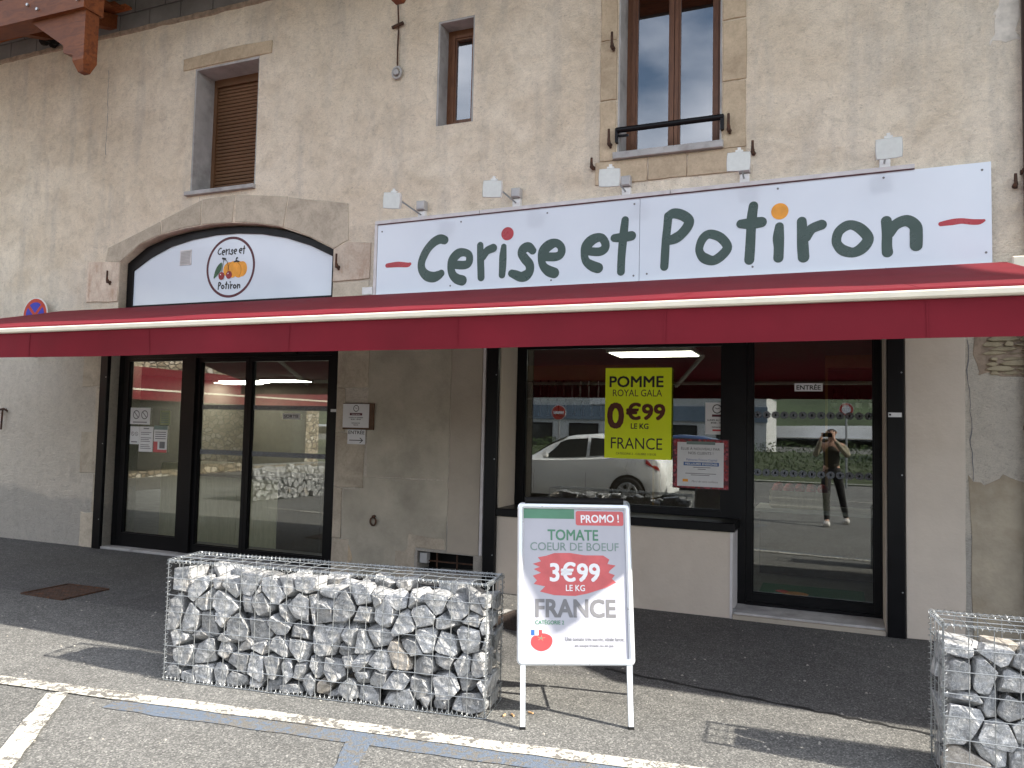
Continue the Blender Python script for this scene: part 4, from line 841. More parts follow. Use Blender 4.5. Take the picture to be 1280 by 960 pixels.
vg.build('louvre', M['grey_plastic'], vt)

# ================================================================== FLOODLIGHTS
FL = (('white floodlight on a long arm above the letter C, leftmost of the five', -3.80, 3.74, -0.60, 3.655, 0), ('white floodlight on an arm above the first i of the sign, second from left', -2.77, 3.77, -0.60, 3.665, 1),
      ('white floodlight above the t of the word et, middle one of the five', -1.70, 3.775, -0.60, 3.655, 2), ('white floodlight just below the right corner of the tall window', -0.67, 3.79, -0.50, 3.71, 3), ('white floodlight above the gap at the right end of the sign, rightmost of the five', 0.41, 3.80, -0.50, 3.69, 4))
for lab, x, zw, yh, zh, k in FL:
    t_ = empty('floodlight', (x, 0, zw-0.08), lab, 'floodlight', 'floodlights in a row above the sign')
    MB().cbox(x-0.04, x+0.04, -0.05, 0, zw-0.12, zw-0.03, 0.006).build('wall_bracket', M['white_plastic'], t_)
    MB().cbox(x-0.045, x+0.045, -0.085, -0.004, zw-0.028, zw+0.065, 0.012).build('junction_box', M['grey_plastic'], t_)
    MB().tube([(x-0.005, -0.052, zw-0.07), (x, yh+0.035, zh+0.05)], 0.008, 8).build('arm', M['galv'], t_)
    MB().tube([(x+0.01, -0.03, zw-0.121), (x+0.012, -0.03, zw-0.19)], 0.014, 8).build('cable', M['black_matt'], t_)
    T = Matrix.Translation((x, yh, zh)) @ Matrix.Rotation(radians(9 if k < 4 else 14), 4, 'X') @ Matrix.Rotation(radians((7, 6, 3, 2, -2)[k]), 4, 'Y')
    hb = MB(); w, h = 0.098, 0.080; P = []
    for (yy, s_) in ((0.045, 0.80), (0.02, 0.93), (-0.012, 1.0), (-0.02, 0.97)):
        for a in range(16):
            an = 2*pi*a/16; cx_, cz_ = cos(an), sin(an); rr = 1/max(abs(cx_), abs(cz_))**0.85; P.append((w*s_*cx_*rr*0.96, yy, h*s_*cz_*rr*0.96))
    hb.add(P, [(r0*16+a, r0*16+(a+1) % 16, (r0+1)*16+(a+1) % 16, (r0+1)*16+a) for r0 in range(3) for a in range(16)] + [tuple(range(15, -1, -1))]); hb.build('lamp_head', M['white_plastic'], t_, T=T)
    fb = MB(); fb.add([(px*0.985, -0.0195, pz*0.985) for px, py, pz in P[48:]], [tuple(range(16))]); fb.build('lamp_glass', M['flood_face'], t_, T=T)
    MB().box(-0.028, 0.028, 0.005, 0.04, h-0.004, h+0.014).box(-0.012, 0.012, 0.008, 0.03, h+0.0145, h+0.034).build('hinge', M['white_plastic'], t_, T=T)

# ================================================================== WALL FITTINGS
dp = empty('downpipe', (1.40, -0.05, 0), 'dark brown downpipe at the right end of the wall', 'downpipe')
MB().tube([(1.40, -0.06, 0), (1.40, -0.06, 6.5)], 0.055, 16).build('pipe', M['darkbrown'], dp)
for z in (1.62, 3.55, 5.2): MB().tube([(1.40, -0.06, z), (1.40, -0.06, z+0.03)], 0.062, 16).box(1.335, 1.35, -0.03, 0.0, z, z+0.03).build('pipe_clip', M['rust'], dp)
cp = MB(); cp.cbox(-3.085, -3.052, -0.028, 0.0, 0.33, 2.6, 0.004); tag(cp.build('conduit', M['white_frame'], loc=(-3.07, 0, 0.33)), 'thin white cable conduit running up the pier beside the middle black column', 'conduit')
def pin(x, z, lab, s_=1.0):
    mb = MB(); mb.tube([(x, -0.004, z-0.06*s_), (x-0.004, -0.06, z-0.06*s_), (x-0.004, -0.062, z-0.045*s_), (x-0.004, -0.062, z+0.075*s_)], [0.02, 0.018, 0.013, 0.011], 8); mb.tube([(x+0.004, -0.02, z-0.09*s_), (x, -0.06, z-0.03*s_)], 0.012, 6)
    tag(mb.build('hinge_pin', M['rust'], loc=(x, 0, z), smooth=True), lab, 'iron pin', 'rusty hinge pins in the stone')
pin(-8.11, 3.27, 'rusty iron hinge pin in the pink block left of the arched sign'); pin(-4.79, 3.26, 'rusty iron hinge pin in the block right of the arched sign')
pin(-1.845, 5.13, 'rusty hinge pin high beside the tall window, upper left one'); pin(-1.86, 4.22, 'rusty hinge pin beside the left end of the window rail'); pin(-0.80, 4.22, 'rusty hinge pin beside the right end of the window rail')
pin(-2.02, 4.0, 'small iron pin in the plaster below left of the tall window', 0.6); pin(-0.60, 3.98, 'twisted iron pin behind the floodlight below the tall window', 0.7)
pin(1.30, 3.50, 'small rusty pin in the plaster beside the downpipe', 0.6)
rg = empty('tether_ring', (-4.26, 0, 0.60), 'rusty iron tether ring low on the pier between the doors', 'iron ring')
mb = MB(); mb.tube([(-4.26+0.033*cos(a), -0.03, 0.575+0.04*sin(a)) for a in [2*pi*k/18 for k in range(18)]], 0.009, 8, closed=True); mb.build('ring', M['rust'], rg, smooth=True)
MB().tube([(-4.26, 0, 0.625), (-4.26, -0.035, 0.622)], 0.016, 8).build('eye', M['rust'], rg)
hk = MB(); hk.tube([(-9.97, -0.05, 1.62), (-9.87, -0.04, 1.65), (-9.78, -0.05, 1.62)], 0.012, 6); hk.tube([(-9.87, 0, 1.64), (-9.87, -0.05, 1.63), (-9.88, -0.05, 1.38)], 0.012, 6); tag(hk.build('wall_hook', M['rust'], loc=(-9.87, 0, 1.5)), 'old iron hook on the grey wall at far left', 'hook')
ins = empty('lamp_wire', (-4.15, 0, 5.2), 'old wire hanging down the wall to a round fitting right of the shuttered window', 'wire')
MB().tube([(-4.17, -0.02, 6.30), (-4.165, -0.025, 5.95), (-4.15, -0.02, 5.70), (-4.155, -0.018, 5.45), (-4.15, -0.02, 5.25)], 0.008, 6).build('wire', M['rust'], ins)
MB().tube([(-4.22, -0.03, 5.69), (-4.09, -0.03, 5.72)], 0.018, 8).build('insulator', M['rust'], ins)
mb = MB(); mb.tube([(-4.15+0.05*cos(a), -0.025, 5.20+0.06*sin(a)) for a in [2*pi*k/14 for k in range(14)]], 0.014, 6, closed=True); mb.tube([(-4.15, 0, 5.2), (-4.15, -0.05, 5.2)], 0.03, 10); mb.build('round_fitting', M['concrete'], ins)
tag(MB().cbox(-4.46, -4.34, -0.07, -0.005, 2.88, 2.96, 0.006).build('cable_box', M['white_plastic'], loc=(-4.4, 0, 2.9)), 'small white cable box just above the awning left of the sign', 'cable box')
ub = MB(); ub.cbox(-3.745, -3.665, 0.02, 0.09, 0.20, 0.30, 0.006); tag(ub.build('meter_box', M['grey_plastic'], loc=(-3.7, 0.05, 0.2)), 'small grey plastic box inside the dark opening low on the pier', 'box')
fm = MB(); rn = random.Random(3)
for k in range(7): fm.disc((-9.25+rn.uniform(-0.12, 0.12), -0.03-0.02*k, 6.40+rn.uniform(-0.06, 0.06)), rn.uniform(0.05, 0.10), n=9, depth=0.04)
tag(fm.build('cable_bundle', M['black_matt'], loc=(-9.25, 0, 6.4)), 'dark bundle of cables on the wall behind the orange roof brace', 'cable bundle')
# no stopping sign
RS = empty('no_stopping_sign', (-9.28, 0, 2.6), 'round blue and red no stopping sign on the wall behind the awning at far left', 'road sign')
sx, sz, sr = -9.28, 2.83, 0.225
MB().disc((sx, -0.10, sz), sr, n=48, depth=0.012).build('plate', M['white_plastic'], RS); MB().disc((sx, -0.1125, sz), sr-0.012, n=48, depth=0.0006).build('border', M['red_enamel'], RS); MB().disc((sx, -0.1135, sz), sr-0.058, n=48, depth=0.0006).build('field', M['blue_enamel'], RS)
mb = MB()
for k, ang in enumerate((45, -45)):
    mb.box(-(sr-0.05), sr-0.05, -0.1150-0.0006*k, -0.1142, -0.020, 0.020, T=Matrix.Translation((sx, 0, sz)) @ Matrix.Rotation(radians(ang), 4, 'Y'))
mb.build('cross', M['red_enamel'], RS); MB().box(sx-0.03, sx+0.03, -0.1, 0, sz-0.02, sz+0.02).box(sx-0.02, sx+0.02, -0.099, -0.06, 2.3, sz-0.021).build('bracket', M['galv'], RS)

# ================================================================== NOTICES
def notice(name, x0, x1, z0, z1, y, m, label, cat='notice', t=0.002):
    o = empty(name, ((x0+x1)/2, y, z0), label, cat); MB().box(x0, x1, y-t, y, z0, z1).build('sheet', m, o); return o
def bars(o, rows, y, m, name='small_print', h=0.4):
    mb = MB()
    for x0, x1, z0, z1 in rows: mb.box(x0, x1, y-0.0004, y, z0, z1)
    mb.build(name, m, o)
def clock(o, cx, cz, r, y, m):
    mb = MB(); ring(mb, cx, cz, r*0.80, r, y); ribbon(mb, [(cx, cz, r*0.06), (cx-r*0.45, cz+r*0.25, r*0.05)], y-0.0002, n=2); ribbon(mb, [(cx, cz, r*0.06), (cx+r*0.5, cz+r*0.15, r*0.05)], y-0.0005, n=2); mb.build('clock_face', m, o)
# opening hours on the pier
hb = empty('hours_board', (-4.5, 0, 1.5), 'wooden board on the pier with a white opening hours sheet above the arrow sign', 'notice board')
MB().cbox(-4.665, -4.295, -0.034, -0.012, 1.495, 1.765, 0.004).build('board', M['plywood'], hb); MB().box(-4.66, -4.345, -0.038, -0.035, 1.515, 1.758).build('sheet', M['paper'], hb)
Y = -0.0385; clock(hb, -4.50, 1.712, 0.034, Y, M['print_black']); bars(hb, [(-4.575, -4.425, 1.640, 1.665)], Y, M['print_maroon'], 'red_band')
text('Horaires', (-4.55, -4.45, 1.645, 1.660), Y-0.0006, M['print_white'], hb); text('LUNDI AU SAMEDI', (-4.585, -4.415, 1.612, 1.624), Y, M['print_black'], hb, bold=0.02); text('8H30 - 19H30', (-4.56, -4.44, 1.594, 1.606), Y, M['print_black'], hb, bold=0.02); text('DIMANCHE', (-4.55, -4.45, 1.556, 1.567), Y, M['print_black'], hb, bold=0.02); text('FERMÉ', (-4.53, -4.47, 1.537, 1.548), Y, M['print_maroon'], hb, bold=0.02)
ea = notice('arrow_notice', -4.61, -4.395, 1.345, 1.512, -0.013, M['paper'], 'small white sheet reading ENTRÉE over an arrow pointing right, under the hours board', 'notice', 0.003)
text('ENTRÉE', (-4.60, -4.405, 1.448, 1.492), -0.0165, M['print_black'], ea, bold=0.01); mb = MB(); ribbon(mb, [(-4.585, 1.385, 0.004), (-4.425, 1.385, 0.004)], -0.0165, n=1); ribbon(mb, [(-4.455, 1.408, 0.005), (-4.423, 1.385, 0.005), (-4.455, 1.362, 0.005)], -0.0170, n=1); mb.build('arrow', M['print_black'], ea)
def sticker(word, x0, x1, z0, z1, y, lab):
    o = notice('door_sticker', x0, x1, z0, z1, y, M['paper'], lab, 'sticker'); dx, dz = x1-x0, z1-z0; text(word, (x0+dx*0.07, x1-dx*0.07, z0+dz*0.2, z1-dz*(0.10 if 'É' in word else 0.2)), y-0.0024, M['print_black'], o, bold=0.02)
sticker('ENTRÉE', -0.285, -0.055, 1.925, 1.995, 0.428, 'small white ENTRÉE sticker on the entrance door'); sticker('SORTIE', -5.575, -5.345, 1.59, 1.65, 0.150, 'small white SORTIE sticker on the sliding exit door')
# papers on the fixed light
for (x0, x1, z0, z1, lab, kd) in ((-7.84, -7.52, 1.49, 1.69, 'white paper with two crossed out pictograms, topmost on the left pane', 'picto'), (-7.83, -7.685, 1.25, 1.465, 'narrow notice with two prohibition pictograms at the left edge of the pane', 'picto2'), (-7.68, -7.46, 1.165, 1.465, 'white typed notice, middle sheet of the lower row', 'text'), (-7.445, -7.235, 1.165, 1.48, 'green and red printed leaflet, rightmost of the lower row', 'col'), (-7.36, -7.21, 1.49, 1.66, 'small yellow green flyer above the printed leaflet', 'fly')):
    o = notice('paper_notice', x0, x1, z0, z1, 0.139, M['paper'] if kd != 'fly' else simple('pale_green_paper', (0.28, 0.32, 0.18), 0.6), lab, 'notice'); y = 0.1365; dx, dz = x1-x0, z1-z0
    if kd.startswith('picto'):
        for f in (0.3, 0.72):
            mb = MB(); cx_, cz_ = x0+dx*f, z0+dz*0.58; r = min(dx*0.17, dz*0.3); ring(mb, cx_, cz_, r*0.78, r, y, 24); ribbon(mb, [(cx_-r*0.6, cz_+r*0.6, r*0.1), (cx_+r*0.6, cz_-r*0.6, r*0.1)], y-0.0004, n=1); mb.build('pictogram', M['print_grey'], o)
        bars(o, [(x0+dx*0.15, x1-dx*0.15, z0+dz*0.1, z0+dz*0.16)], y, M['print_grey'])
    elif kd == 'text': bars(o, [(x0+dx*0.12, x1-dx*(0.12+0.08*(k % 3)), z0+dz*(0.12+0.07*k), z0+dz*(0.145+0.07*k)) for k in range(10) if k not in (3, 7)] + [(x0+dx*0.3, x1-dx*0.3, z0+dz*0.9, z0+dz*0.94)], y, M['print_grey'])
    elif kd == 'col': bars(o, [(x0, x1, z0+dz*0.85, z1)], y, M['print_greygreen'], 'green_band'); bars(o, [(x0, x1, z0, z0+dz*0.1), (x0, x0+dx*0.3, z0+dz*0.1, z0+dz*0.4)], y, M['print_promo'], 'red_band'); bars(o, [(x0+dx*0.1, x1-dx*0.1, z0+dz*(0.5+0.08*k), z0+dz*(0.53+0.08*k)) for k in range(4)], y, M['print_grey']); bars(o, [(x0+dx*0.45, x1-dx*0.15, z0+dz*0.15, z0+dz*0.4)], y, M['print_grey'], 'picture')
    else: bars(o, [(x0+dx*0.1, x1-dx*0.1, z0+dz*(0.15+0.13*k), z0+dz*(0.2+0.13*k)) for k in range(6)], y, M['print_greygreen'])
# apple poster
x0, x1, z0, z1 = -1.985, -1.352, 1.285, 2.140; ap = notice('price_poster', x0, x1, z0, z1, 0.395, M['lime'], 'large lime green poster offering POMME ROYAL GALA at 0€99 in the shop window', 'poster', 0.003)
def pbox(a, b, c, d): return (x0+(x1-x0)*a, x0+(x1-x0)*b, z1-(z1-z0)*d, z1-(z1-z0)*c)
Y = 0.3910
text('POMME', pbox(0.065, 0.88, 0.09, 0.215), Y, M['print_black'], ap, bold=0.018); text('ROYAL GALA', pbox(0.12, 0.86, 0.24, 0.315), Y, M['print_black'], ap); text('0', pbox(0.035, 0.295, 0.385, 0.675), Y, M['print_brown'], ap, bold=0.025); text('€99', pbox(0.325, 0.91, 0.385, 0.575), Y, M['print_brown'], ap, bold=0.025)
text('LE KG', pbox(0.40, 0.665, 0.612, 0.672), Y, M['print_black'], ap, bold=0.02); text('FRANCE', pbox(0.10, 0.87, 0.77, 0.895), Y, M['print_black'], ap, bold=-0.008); text('CATÉGORIE 2 - CALIBRE 115/135', pbox(0.18, 0.78, 0.93, 0.958), Y, M['print_black'], ap)
# customer award poster with cherries round it
x0, x1, z0, z1 = -1.335, -0.835, 1.035, 1.485; ch = notice('award_poster', x0, x1, z0, z1, 0.395, M['print_maroon'], 'poster with a border of red cherries and a white sheet thanking customers', 'poster', 0.003)
rn = random.Random(21); lf = [MB(), MB()]
for k in range(260):
    s_ = rn.randrange(4); u = rn.random()
    a, b = ((u, rn.uniform(0, 0.07)), (u, rn.uniform(0.93, 1)), (rn.uniform(0, 0.08), u), (rn.uniform(0.92, 1), u))[s_]
    cx_, cz_ = x0+0.012+(x1-x0-0.024)*a, z0+0.012+(z1-z0-0.024)*b; lf[k % 2].disc((cx_, 0.3918-0.0000025*k, cz_), rn.uniform(0.008, 0.014), n=10, depth=0.00005)
lf[0].build('cherry_print', M['cherry'], ch, kind='stuff'); lf[1].build('cherry_print', simple('pink_cherry_print', (0.33, 0.05, 0.07), 0.4), ch, kind='stuff')
a0, a1, c0, c1 = x0+0.042, x1-0.045, z0+0.02, z1-0.03; MB().box(a0, a1, 0.3885, 0.3905, c0, c1).build('inner_sheet', M['paper'], ch); Y = 0.388
def qbox(a, b, c, d): return (a0+(a1-a0)*a, a0+(a1-a0)*b, c1-(c1-c0)*d, c1-(c1-c0)*c)
q = qbox(0.2, 0.82, -0.02, 0.05); bars(ch, [(q[0], q[1], q[2], q[3])], Y, M['print_greygreen'], 'green_strip')
text('ÉLUE À NOUVEAU PAR', qbox(0.08, 0.92, 0.105, 0.175), Y, M['print_grey'], ch, bold=0.01); text('NOS CLIENTS !', qbox(0.24, 0.78, 0.215, 0.275), Y, M['print_grey'], ch, bold=0.01)
q = qbox(0.14, 0.90, 0.45, 0.53); bars(ch, [q], Y, M['print_blue'], 'blue_band'); text('Palmarès France Capital', qbox(0.20, 0.86, 0.37, 0.435), Y, M['print_blue'], ch); text('MEILLEURES ENSEIGNES', qbox(0.17, 0.87, 0.465, 0.515), Y-0.0008, M['print_white'], ch, bold=0.02)
for r0, r1, a in ((0.35, 0.72, 0.56), (0.45, 0.62, 0.60), (0.18, 0.84, 0.70), (0.30, 0.70, 0.735)):
    bars(ch, [qbox(r0, r1, a, a+0.014)], Y, M['print_grey'])
text('Merci de votre confiance', qbox(0.32, 0.88, 0.86, 0.905), Y, M['print_grey'], ch, shear=0.2); q = qbox(0.12, 0.24, 0.84, 0.90); bars(ch, [q], Y, M['orange'], 'small_logo')
# opening hours sheet in the window
x0, x1, z0, z1 = -1.05, -0.822, 1.53, 1.82; ck = notice('hours_sheet', x0, x1, z0, z1, 0.427, M['paper'], 'white opening hours sheet with a clock, inside the window above the cherry poster', 'notice', 0.002); Y = 0.4246
clock(ck, -0.945, 1.762, 0.042, Y, M['print_black']); bars(ck, [(-0.99, -0.85, 1.690, 1.712)], Y, M['print_maroon'], 'red_band'); text('LUNDI AU SAMEDI', (-1.03, -0.84, 1.652, 1.668), Y, M['print_black'], ck, bold=0.02); text('8H30 - 19H30', (-1.0, -0.87, 1.628, 1.644), Y, M['print_black'], ck, bold=0.02); text('DIMANCHE', (-0.99, -0.88, 1.590, 1.602), Y, M['print_black'], ck, bold=0.02); bars(ck, [(-0.985, -0.885, 1.560, 1.576)], Y, M['print_red'], 'red_band')

# ================================================================== A-BOARD
BA = atan2(0.27, 0.56); AB = empty('pavement_sign', (-1.21, -2.845, 0), 'aluminium A-board advertising TOMATE COEUR DE BOEUF at 3€99 on the pavement', 'A-board', rz=BA)
lean = atan2(0.26, 1.13)
def leaf(sgn): return Matrix.Rotation(0 if sgn > 0 else pi, 4, 'Z') @ Matrix.Translation((0, -0.0, 0)) @ Matrix.Rotation(-lean if sgn > 0 else -lean, 4, 'X')
TF = Matrix.Rotation(-lean, 4, 'X'); TB = Matrix.Translation((0, 0.52, 0)) @ Matrix.Rotation(pi, 4, 'Z') @ Matrix.Rotation(-lean, 4, 'X') @ Matrix.Translation((0, 0, 1.15)) @ Matrix.Rotation(radians(3.7), 4, 'Y') @ Matrix.Translation((0, 0, -1.15))
hw = 0.315; zb, zt = 0.31, 1.165
for T, lab in ((TF, 'front frame holding the poster'), (TB, 'rear frame')):
    mb = MB()
    # rounded frame outline in section: outer and inner rounded rectangles
    def rrect(w, a, b, r, n=6):
        out = []
        for cx_, cz_, st_ in ((w-r, b-r, 0), (-w+r, b-r, 90), (-w+r, a+r, 180), (w-r, a+r, 270)):
            for k in range(n+1): an = radians(st_+90*k/n); out.append((cx_+r*cos(an), cz_+r*sin(an)))
        return out
    O = rrect(hw, zb, zt, 0.028); I = rrect(hw-0.032, zb+0.032, zt-0.032, 0.004); n_ = len(O)
    prof = [(O, 0.010, 1), (O, -0.006, 1), (None, -0.014, 0.75), (None, -0.014, 0.3), (I, -0.004, 0), (I, 0.010, 0)]
    for (src, yy, f) in prof:
        for (o1, i1) in zip(O, I): mb.v.append(Vector((i1[0]+(o1[0]-i1[0])*f, yy, i1[1]+(o1[1]-i1[1])*f)))
    for r_ in range(5):
        for k in range(n_): mb.f.append((r_*n_+k, r_*n_+(k+1) % n_, (r_+1)*n_+(k+1) % n_, (r_+1)*n_+k))
    fr = mb.build('frame', M['alu'], AB, T=T, label=lab)
    lx = hw-0.032 if T is TF else hw
    for s_ in (-1, 1):
        MB().box(s_*lx-0.013, s_*lx+0.013, -0.008, 0.012, 0.0, zb-0.0005).build('leg', M['steel'], AB, T=T)
        MB().box(s_*lx-0.015, s_*lx+0.015, -0.010, 0.014, -0.002, 0.012).build('foot_cap', M['black_matt'], AB, T=T)
    MB().box(-hw+0.03, hw-0.03, 0.004, 0.009, zb+0.03, zt-0.03).build('backing', M['grey_plastic'], AB, T=T)
MB().tube([(-hw+0.04, 0.26, 1.147), (hw-0.04, 0.26, 1.147)], 0.02, 10).build('hinge', M['black_matt'], AB)
for s_ in (-1, 1): MB().tube([(s_*(hw-0.03), 0.075, 0.30), (s_*(hw-0.03), 0.445, 0.30)], 0.006, 6).build('stay', M['black_matt'], AB)
PX0, PX1, PZ0, PZ1 = -hw+0.033, hw-0.033, zb+0.033, zt-0.033
mb = MB(); NX, NZ = 24, 34
for i in range(NX+1):
    for j in range(NZ+1):
        u, v = i/NX, j/NZ; mb.v.append(Vector((PX0+(PX1-PX0)*u, 0.0008-0.0004*mnoise.noise(Vector((u*3, v*5, 3))), PZ0+(PZ1-PZ0)*v)))
for i in range(NX):
    for j in range(NZ): a = i*(NZ+1)+j; mb.f.append((a, a+1, a+NZ+2, a+NZ+1))
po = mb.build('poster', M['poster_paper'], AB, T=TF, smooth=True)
def bb(a, b, c, d): return (PX0+(PX1-PX0)*a, PX0+(PX1-PX0)*b, PZ1-(PZ1-PZ0)*d, PZ1-(PZ1-PZ0)*c)
def bquad(q, y, m, name='print'): MB().add([(q[0], y, q[2]), (q[1], y, q[2]), (q[1], y, q[3]), (q[0], y, q[3])], [(0, 1, 2, 3)]).build(name, m, po, T=TF)
def btext(s_, q, m, bold=0.0, y=-0.0004, rot=0): text(s_, q, y, m, po, T=TF, bold=bold, rot=rot)
bquad(bb(0, 0.50, 0.0, 0.068), 0.0000, M['print_green'], 'green_band')
q = bb(0.515, 0.99, 0.012, 0.112); mb = MB(); O = []
for cx_, cz_, st_ in ((q[1]-0.012, q[3]-0.012, 0), (q[0]+0.012, q[3]-0.012, 90), (q[0]+0.012, q[2]+0.012, 180), (q[1]-0.012, q[2]+0.012, 270)):
    for k in range(5): an = radians(st_+22.5*k); O.append((cx_+0.012*cos(an), -0.0001, cz_+0.012*sin(an)))
mb.add(O, [tuple(range(len(O)))]); mb.build('red_tab', M['print_promo'], po, T=TF); btext('PROMO !', bb(0.565, 0.945, 0.036, 0.092), M['print_white'], 0.02, rot=radians(1.5))
btext('TOMATE', bb(0.235, 0.735, 0.142, 0.218), M['print_green'], 0.02); btext('COEUR DE BOEUF', bb(0.065, 0.935, 0.232, 0.288), M['print_greygreen'], 0.006)
rn = random.Random(4); Lp = [(0.14, 0.335), (0.22, 0.325), (0.30, 0.305), (0.45, 0.303), (0.60, 0.318), (0.78, 0.318), (0.84, 0.345), (0.82, 0.375), (0.90, 0.385), (0.84, 0.42), (0.83, 0.435), (0.89, 0.45), (0.86, 0.475), (0.90, 0.50), (0.80, 0.535), (0.62, 0.575), (0.50, 0.592), (0.30, 0.588), (0.16, 0.565), (0.21, 0.53), (0.10, 0.515), (0.13, 0.49), (0.09, 0.46), (0.17, 0.44), (0.10, 0.415), (0.16, 0.40), (0.09, 0.38), (0.17, 0.362)]
mb = MB(); mb.add([(PX0+(PX1-PX0)*a, 0.0, PZ1-(PZ1-PZ0)*b) for a, b in Lp], [tuple(range(len(Lp)))]); br_ = mb.build('red_brush_mark', M['print_promo'], po, T=TF)
btext('3€99', bb(0.255, 0.745, 0.365, 0.498), M['print_white'], 0.022); btext('LE KG', bb(0.41, 0.595, 0.518, 0.560), M['print_white'], 0.015)
btext('FRANCE', bb(0.115, 0.89, 0.612, 0.735), M['print_grey'], 0.028); btext('CATÉGORIE 2', bb(0.115, 0.39, 0.747, 0.780), M['print_green'], 0.02)
btext('Une tomate très sucrée, idéale farcie,', bb(0.40, 0.965, 0.860, 0.890), M['print_grey'], 0.008); btext('en soupe froide ou en jus.', bb(0.49, 0.865, 0.905, 0.930), M['print_grey'], 0.008)
def bp(a, b): return (PX0+(PX1-PX0)*a, PZ1-(PZ1-PZ0)*b)
P = catmull([bp(a, b) for a, b in ((0.12, 0.848), (0.16, 0.838), (0.22, 0.840), (0.27, 0.862), (0.275, 0.90), (0.24, 0.935), (0.18, 0.952), (0.12, 0.942), (0.075, 0.91), (0.08, 0.868))], 4, True)
MB().add([(a, 0.0, b) for a, b in P], [tuple(range(len(P)))]).build('printed_tomato', M['print_red'], po, T=TF)
mb = MB()
for an in range(0, 360, 72): cx_, cz_ = bp(0.17, 0.868); ribbon(mb, [(cx_, cz_, 0.002), (cx_+0.022*cos(radians(an+10)), cz_+0.014*sin(radians(an+10)), 0.001)], -0.0005-an*1e-7, n=1)
mb.build('tomato_leaves', M['print_green'], po, T=TF)
for k, mm in enumerate(('print_blue', 'print_white', 'print_red')): bquad(bb(0.075+0.035*k, 0.11+0.035*k, 0.815, 0.85), -0.0003, M[mm], 'flag_stripe')

# ================================================================== GABIONS
def clip(faces, nrm, d):
    """clip convex polyhedron (list of point lists) by plane nrm.p <= d"""
    new = []; cut = []
    for f in faces:
        out = []; L_ = len(f)
        for i in range(L_):
            a, b = f[i], f[(i+1) % L_]; da = a.dot(nrm)-d; db = b.dot(nrm)-d
            if da <= 0: out.append(a)
            if (da < 0 < db) or (db < 0 < da):
                p = a+(b-a)*(da/(da-db)); out.append(p); cut.append(p)
        if len(out) >= 3: new.append(out)
    if len(cut) >= 3:
        c = sum(cut, Vector())/len(cut); u = nrm.orthogonal().normalized(); w = nrm.cross(u)
        cut.sort(key=lambda p: atan2((p-c).dot(w), (p-c).dot(u))); cap = []
        for p in cut:
            if not cap or (p-cap[-1]).length > 1e-5: cap.append(p)
        if len(cap) >= 3: new.append(cap)
    return new
def stone_cells(L_, D_, H_, seed, sx=0.114, sy=0.12, sz=0.094, top=0.64, xmax=None):
    rn = random.Random(seed); P = []; rows = int(top/sz); nd = max(2, int(D_/sy))
    for r in range(rows):
        for d in range(nd):
            x = rn.uniform(0.0, 0.07)
            while x < L_-0.03:
                w = sx*rn.uniform(0.6, 1.35); P.append(Vector((x+w/2, (d+0.5)*D_/nd+rn.uniform(-0.03, 0.03), (r+0.5)*top/rows+rn.uniform(-0.042, 0.042)+0.03*mnoise.noise(Vector((x*4, r, seed)))))); x += w
    P = [p for p in P if rn.random() > 0.06]
    if xmax: P = [p for p in P if p.x < xmax]
    cells = []
    for i, p in enumerate(P):
        hgt = top+rn.uniform(-0.035, 0.03) if p.z > top-sz*1.2 else H_
        b = [Vector((x, y, z)) for z in (0.006, hgt) for y in (0.004, D_-0.004) for x in (0.004, L_-0.004)]
        fs = [[b[k] for k in q] for q in ((0, 2, 3, 1), (4, 5, 7, 6), (0, 1, 5, 4), (2, 6, 7, 3), (0, 4, 6, 2), (1, 3, 7, 5))]
        for j, q in enumerate(P):
            if j != i and (q-p).length < 0.30:
                n_ = (q-p); d = n_.length; n_ = n_/d; fs = clip(fs, n_, n_.dot((p+q)/2)-0.0035)
        # knock the corners off so that faces meet unevenly
        for k in range(5):
            n_ = Vector((rn.gauss(0, 1), rn.gauss(0, 1), rn.gauss(0, 1))).normalized(); mxd = max(v.dot(n_) for f in fs for v in f); c = p.dot(n_); fs = clip(fs, n_, c+(mxd-c)*rn.uniform(0.60, 0.84))
        cells.append((p, fs))
    return cells
def stone_bm(p, fs, rn, local=True):
    bm = bmesh.new(); pts = {}
    for f in fs:
        for v in f: pts[(round(v.x, 4), round(v.y, 4), round(v.z, 4))] = v
    for v in pts.values(): bm.verts.new(v-p)
    r = bmesh.ops.convex_hull(bm, input=bm.verts)
    bmesh.ops.delete(bm, geom=[g_ for g_ in bm.verts if not g_.link_faces], context='VERTS')
    bmesh.ops.remove_doubles(bm, verts=bm.verts, dist=0.004)
    bmesh.ops.dissolve_limit(bm, angle_limit=0.12, verts=bm.verts, edges=bm.edges)
    try: bmesh.ops.bevel(bm, geom=list(bm.edges), offset=rn.uniform(0.0025, 0.006), offset_type='OFFSET', segments=1, affect='EDGES', profile=0.6, clamp_overlap=True)
    except Exception: pass
    s_ = rn.uniform(0.93, 1.01); RR = Matrix.Rotation(rn.gauss(0, 0.16), 3, 'Y') @ Matrix.Rotation(rn.gauss(0, 0.10), 3, 'X')
    for v in bm.verts: v.co = (RR @ v.co)*s_ + Vector((mnoise.noise((v.co+p)*23), mnoise.noise((v.co+p)*23+Vector((9, 0, 0))), mnoise.noise((v.co+p)*23+Vector((0, 9, 0)))))*0.0035
    return bm
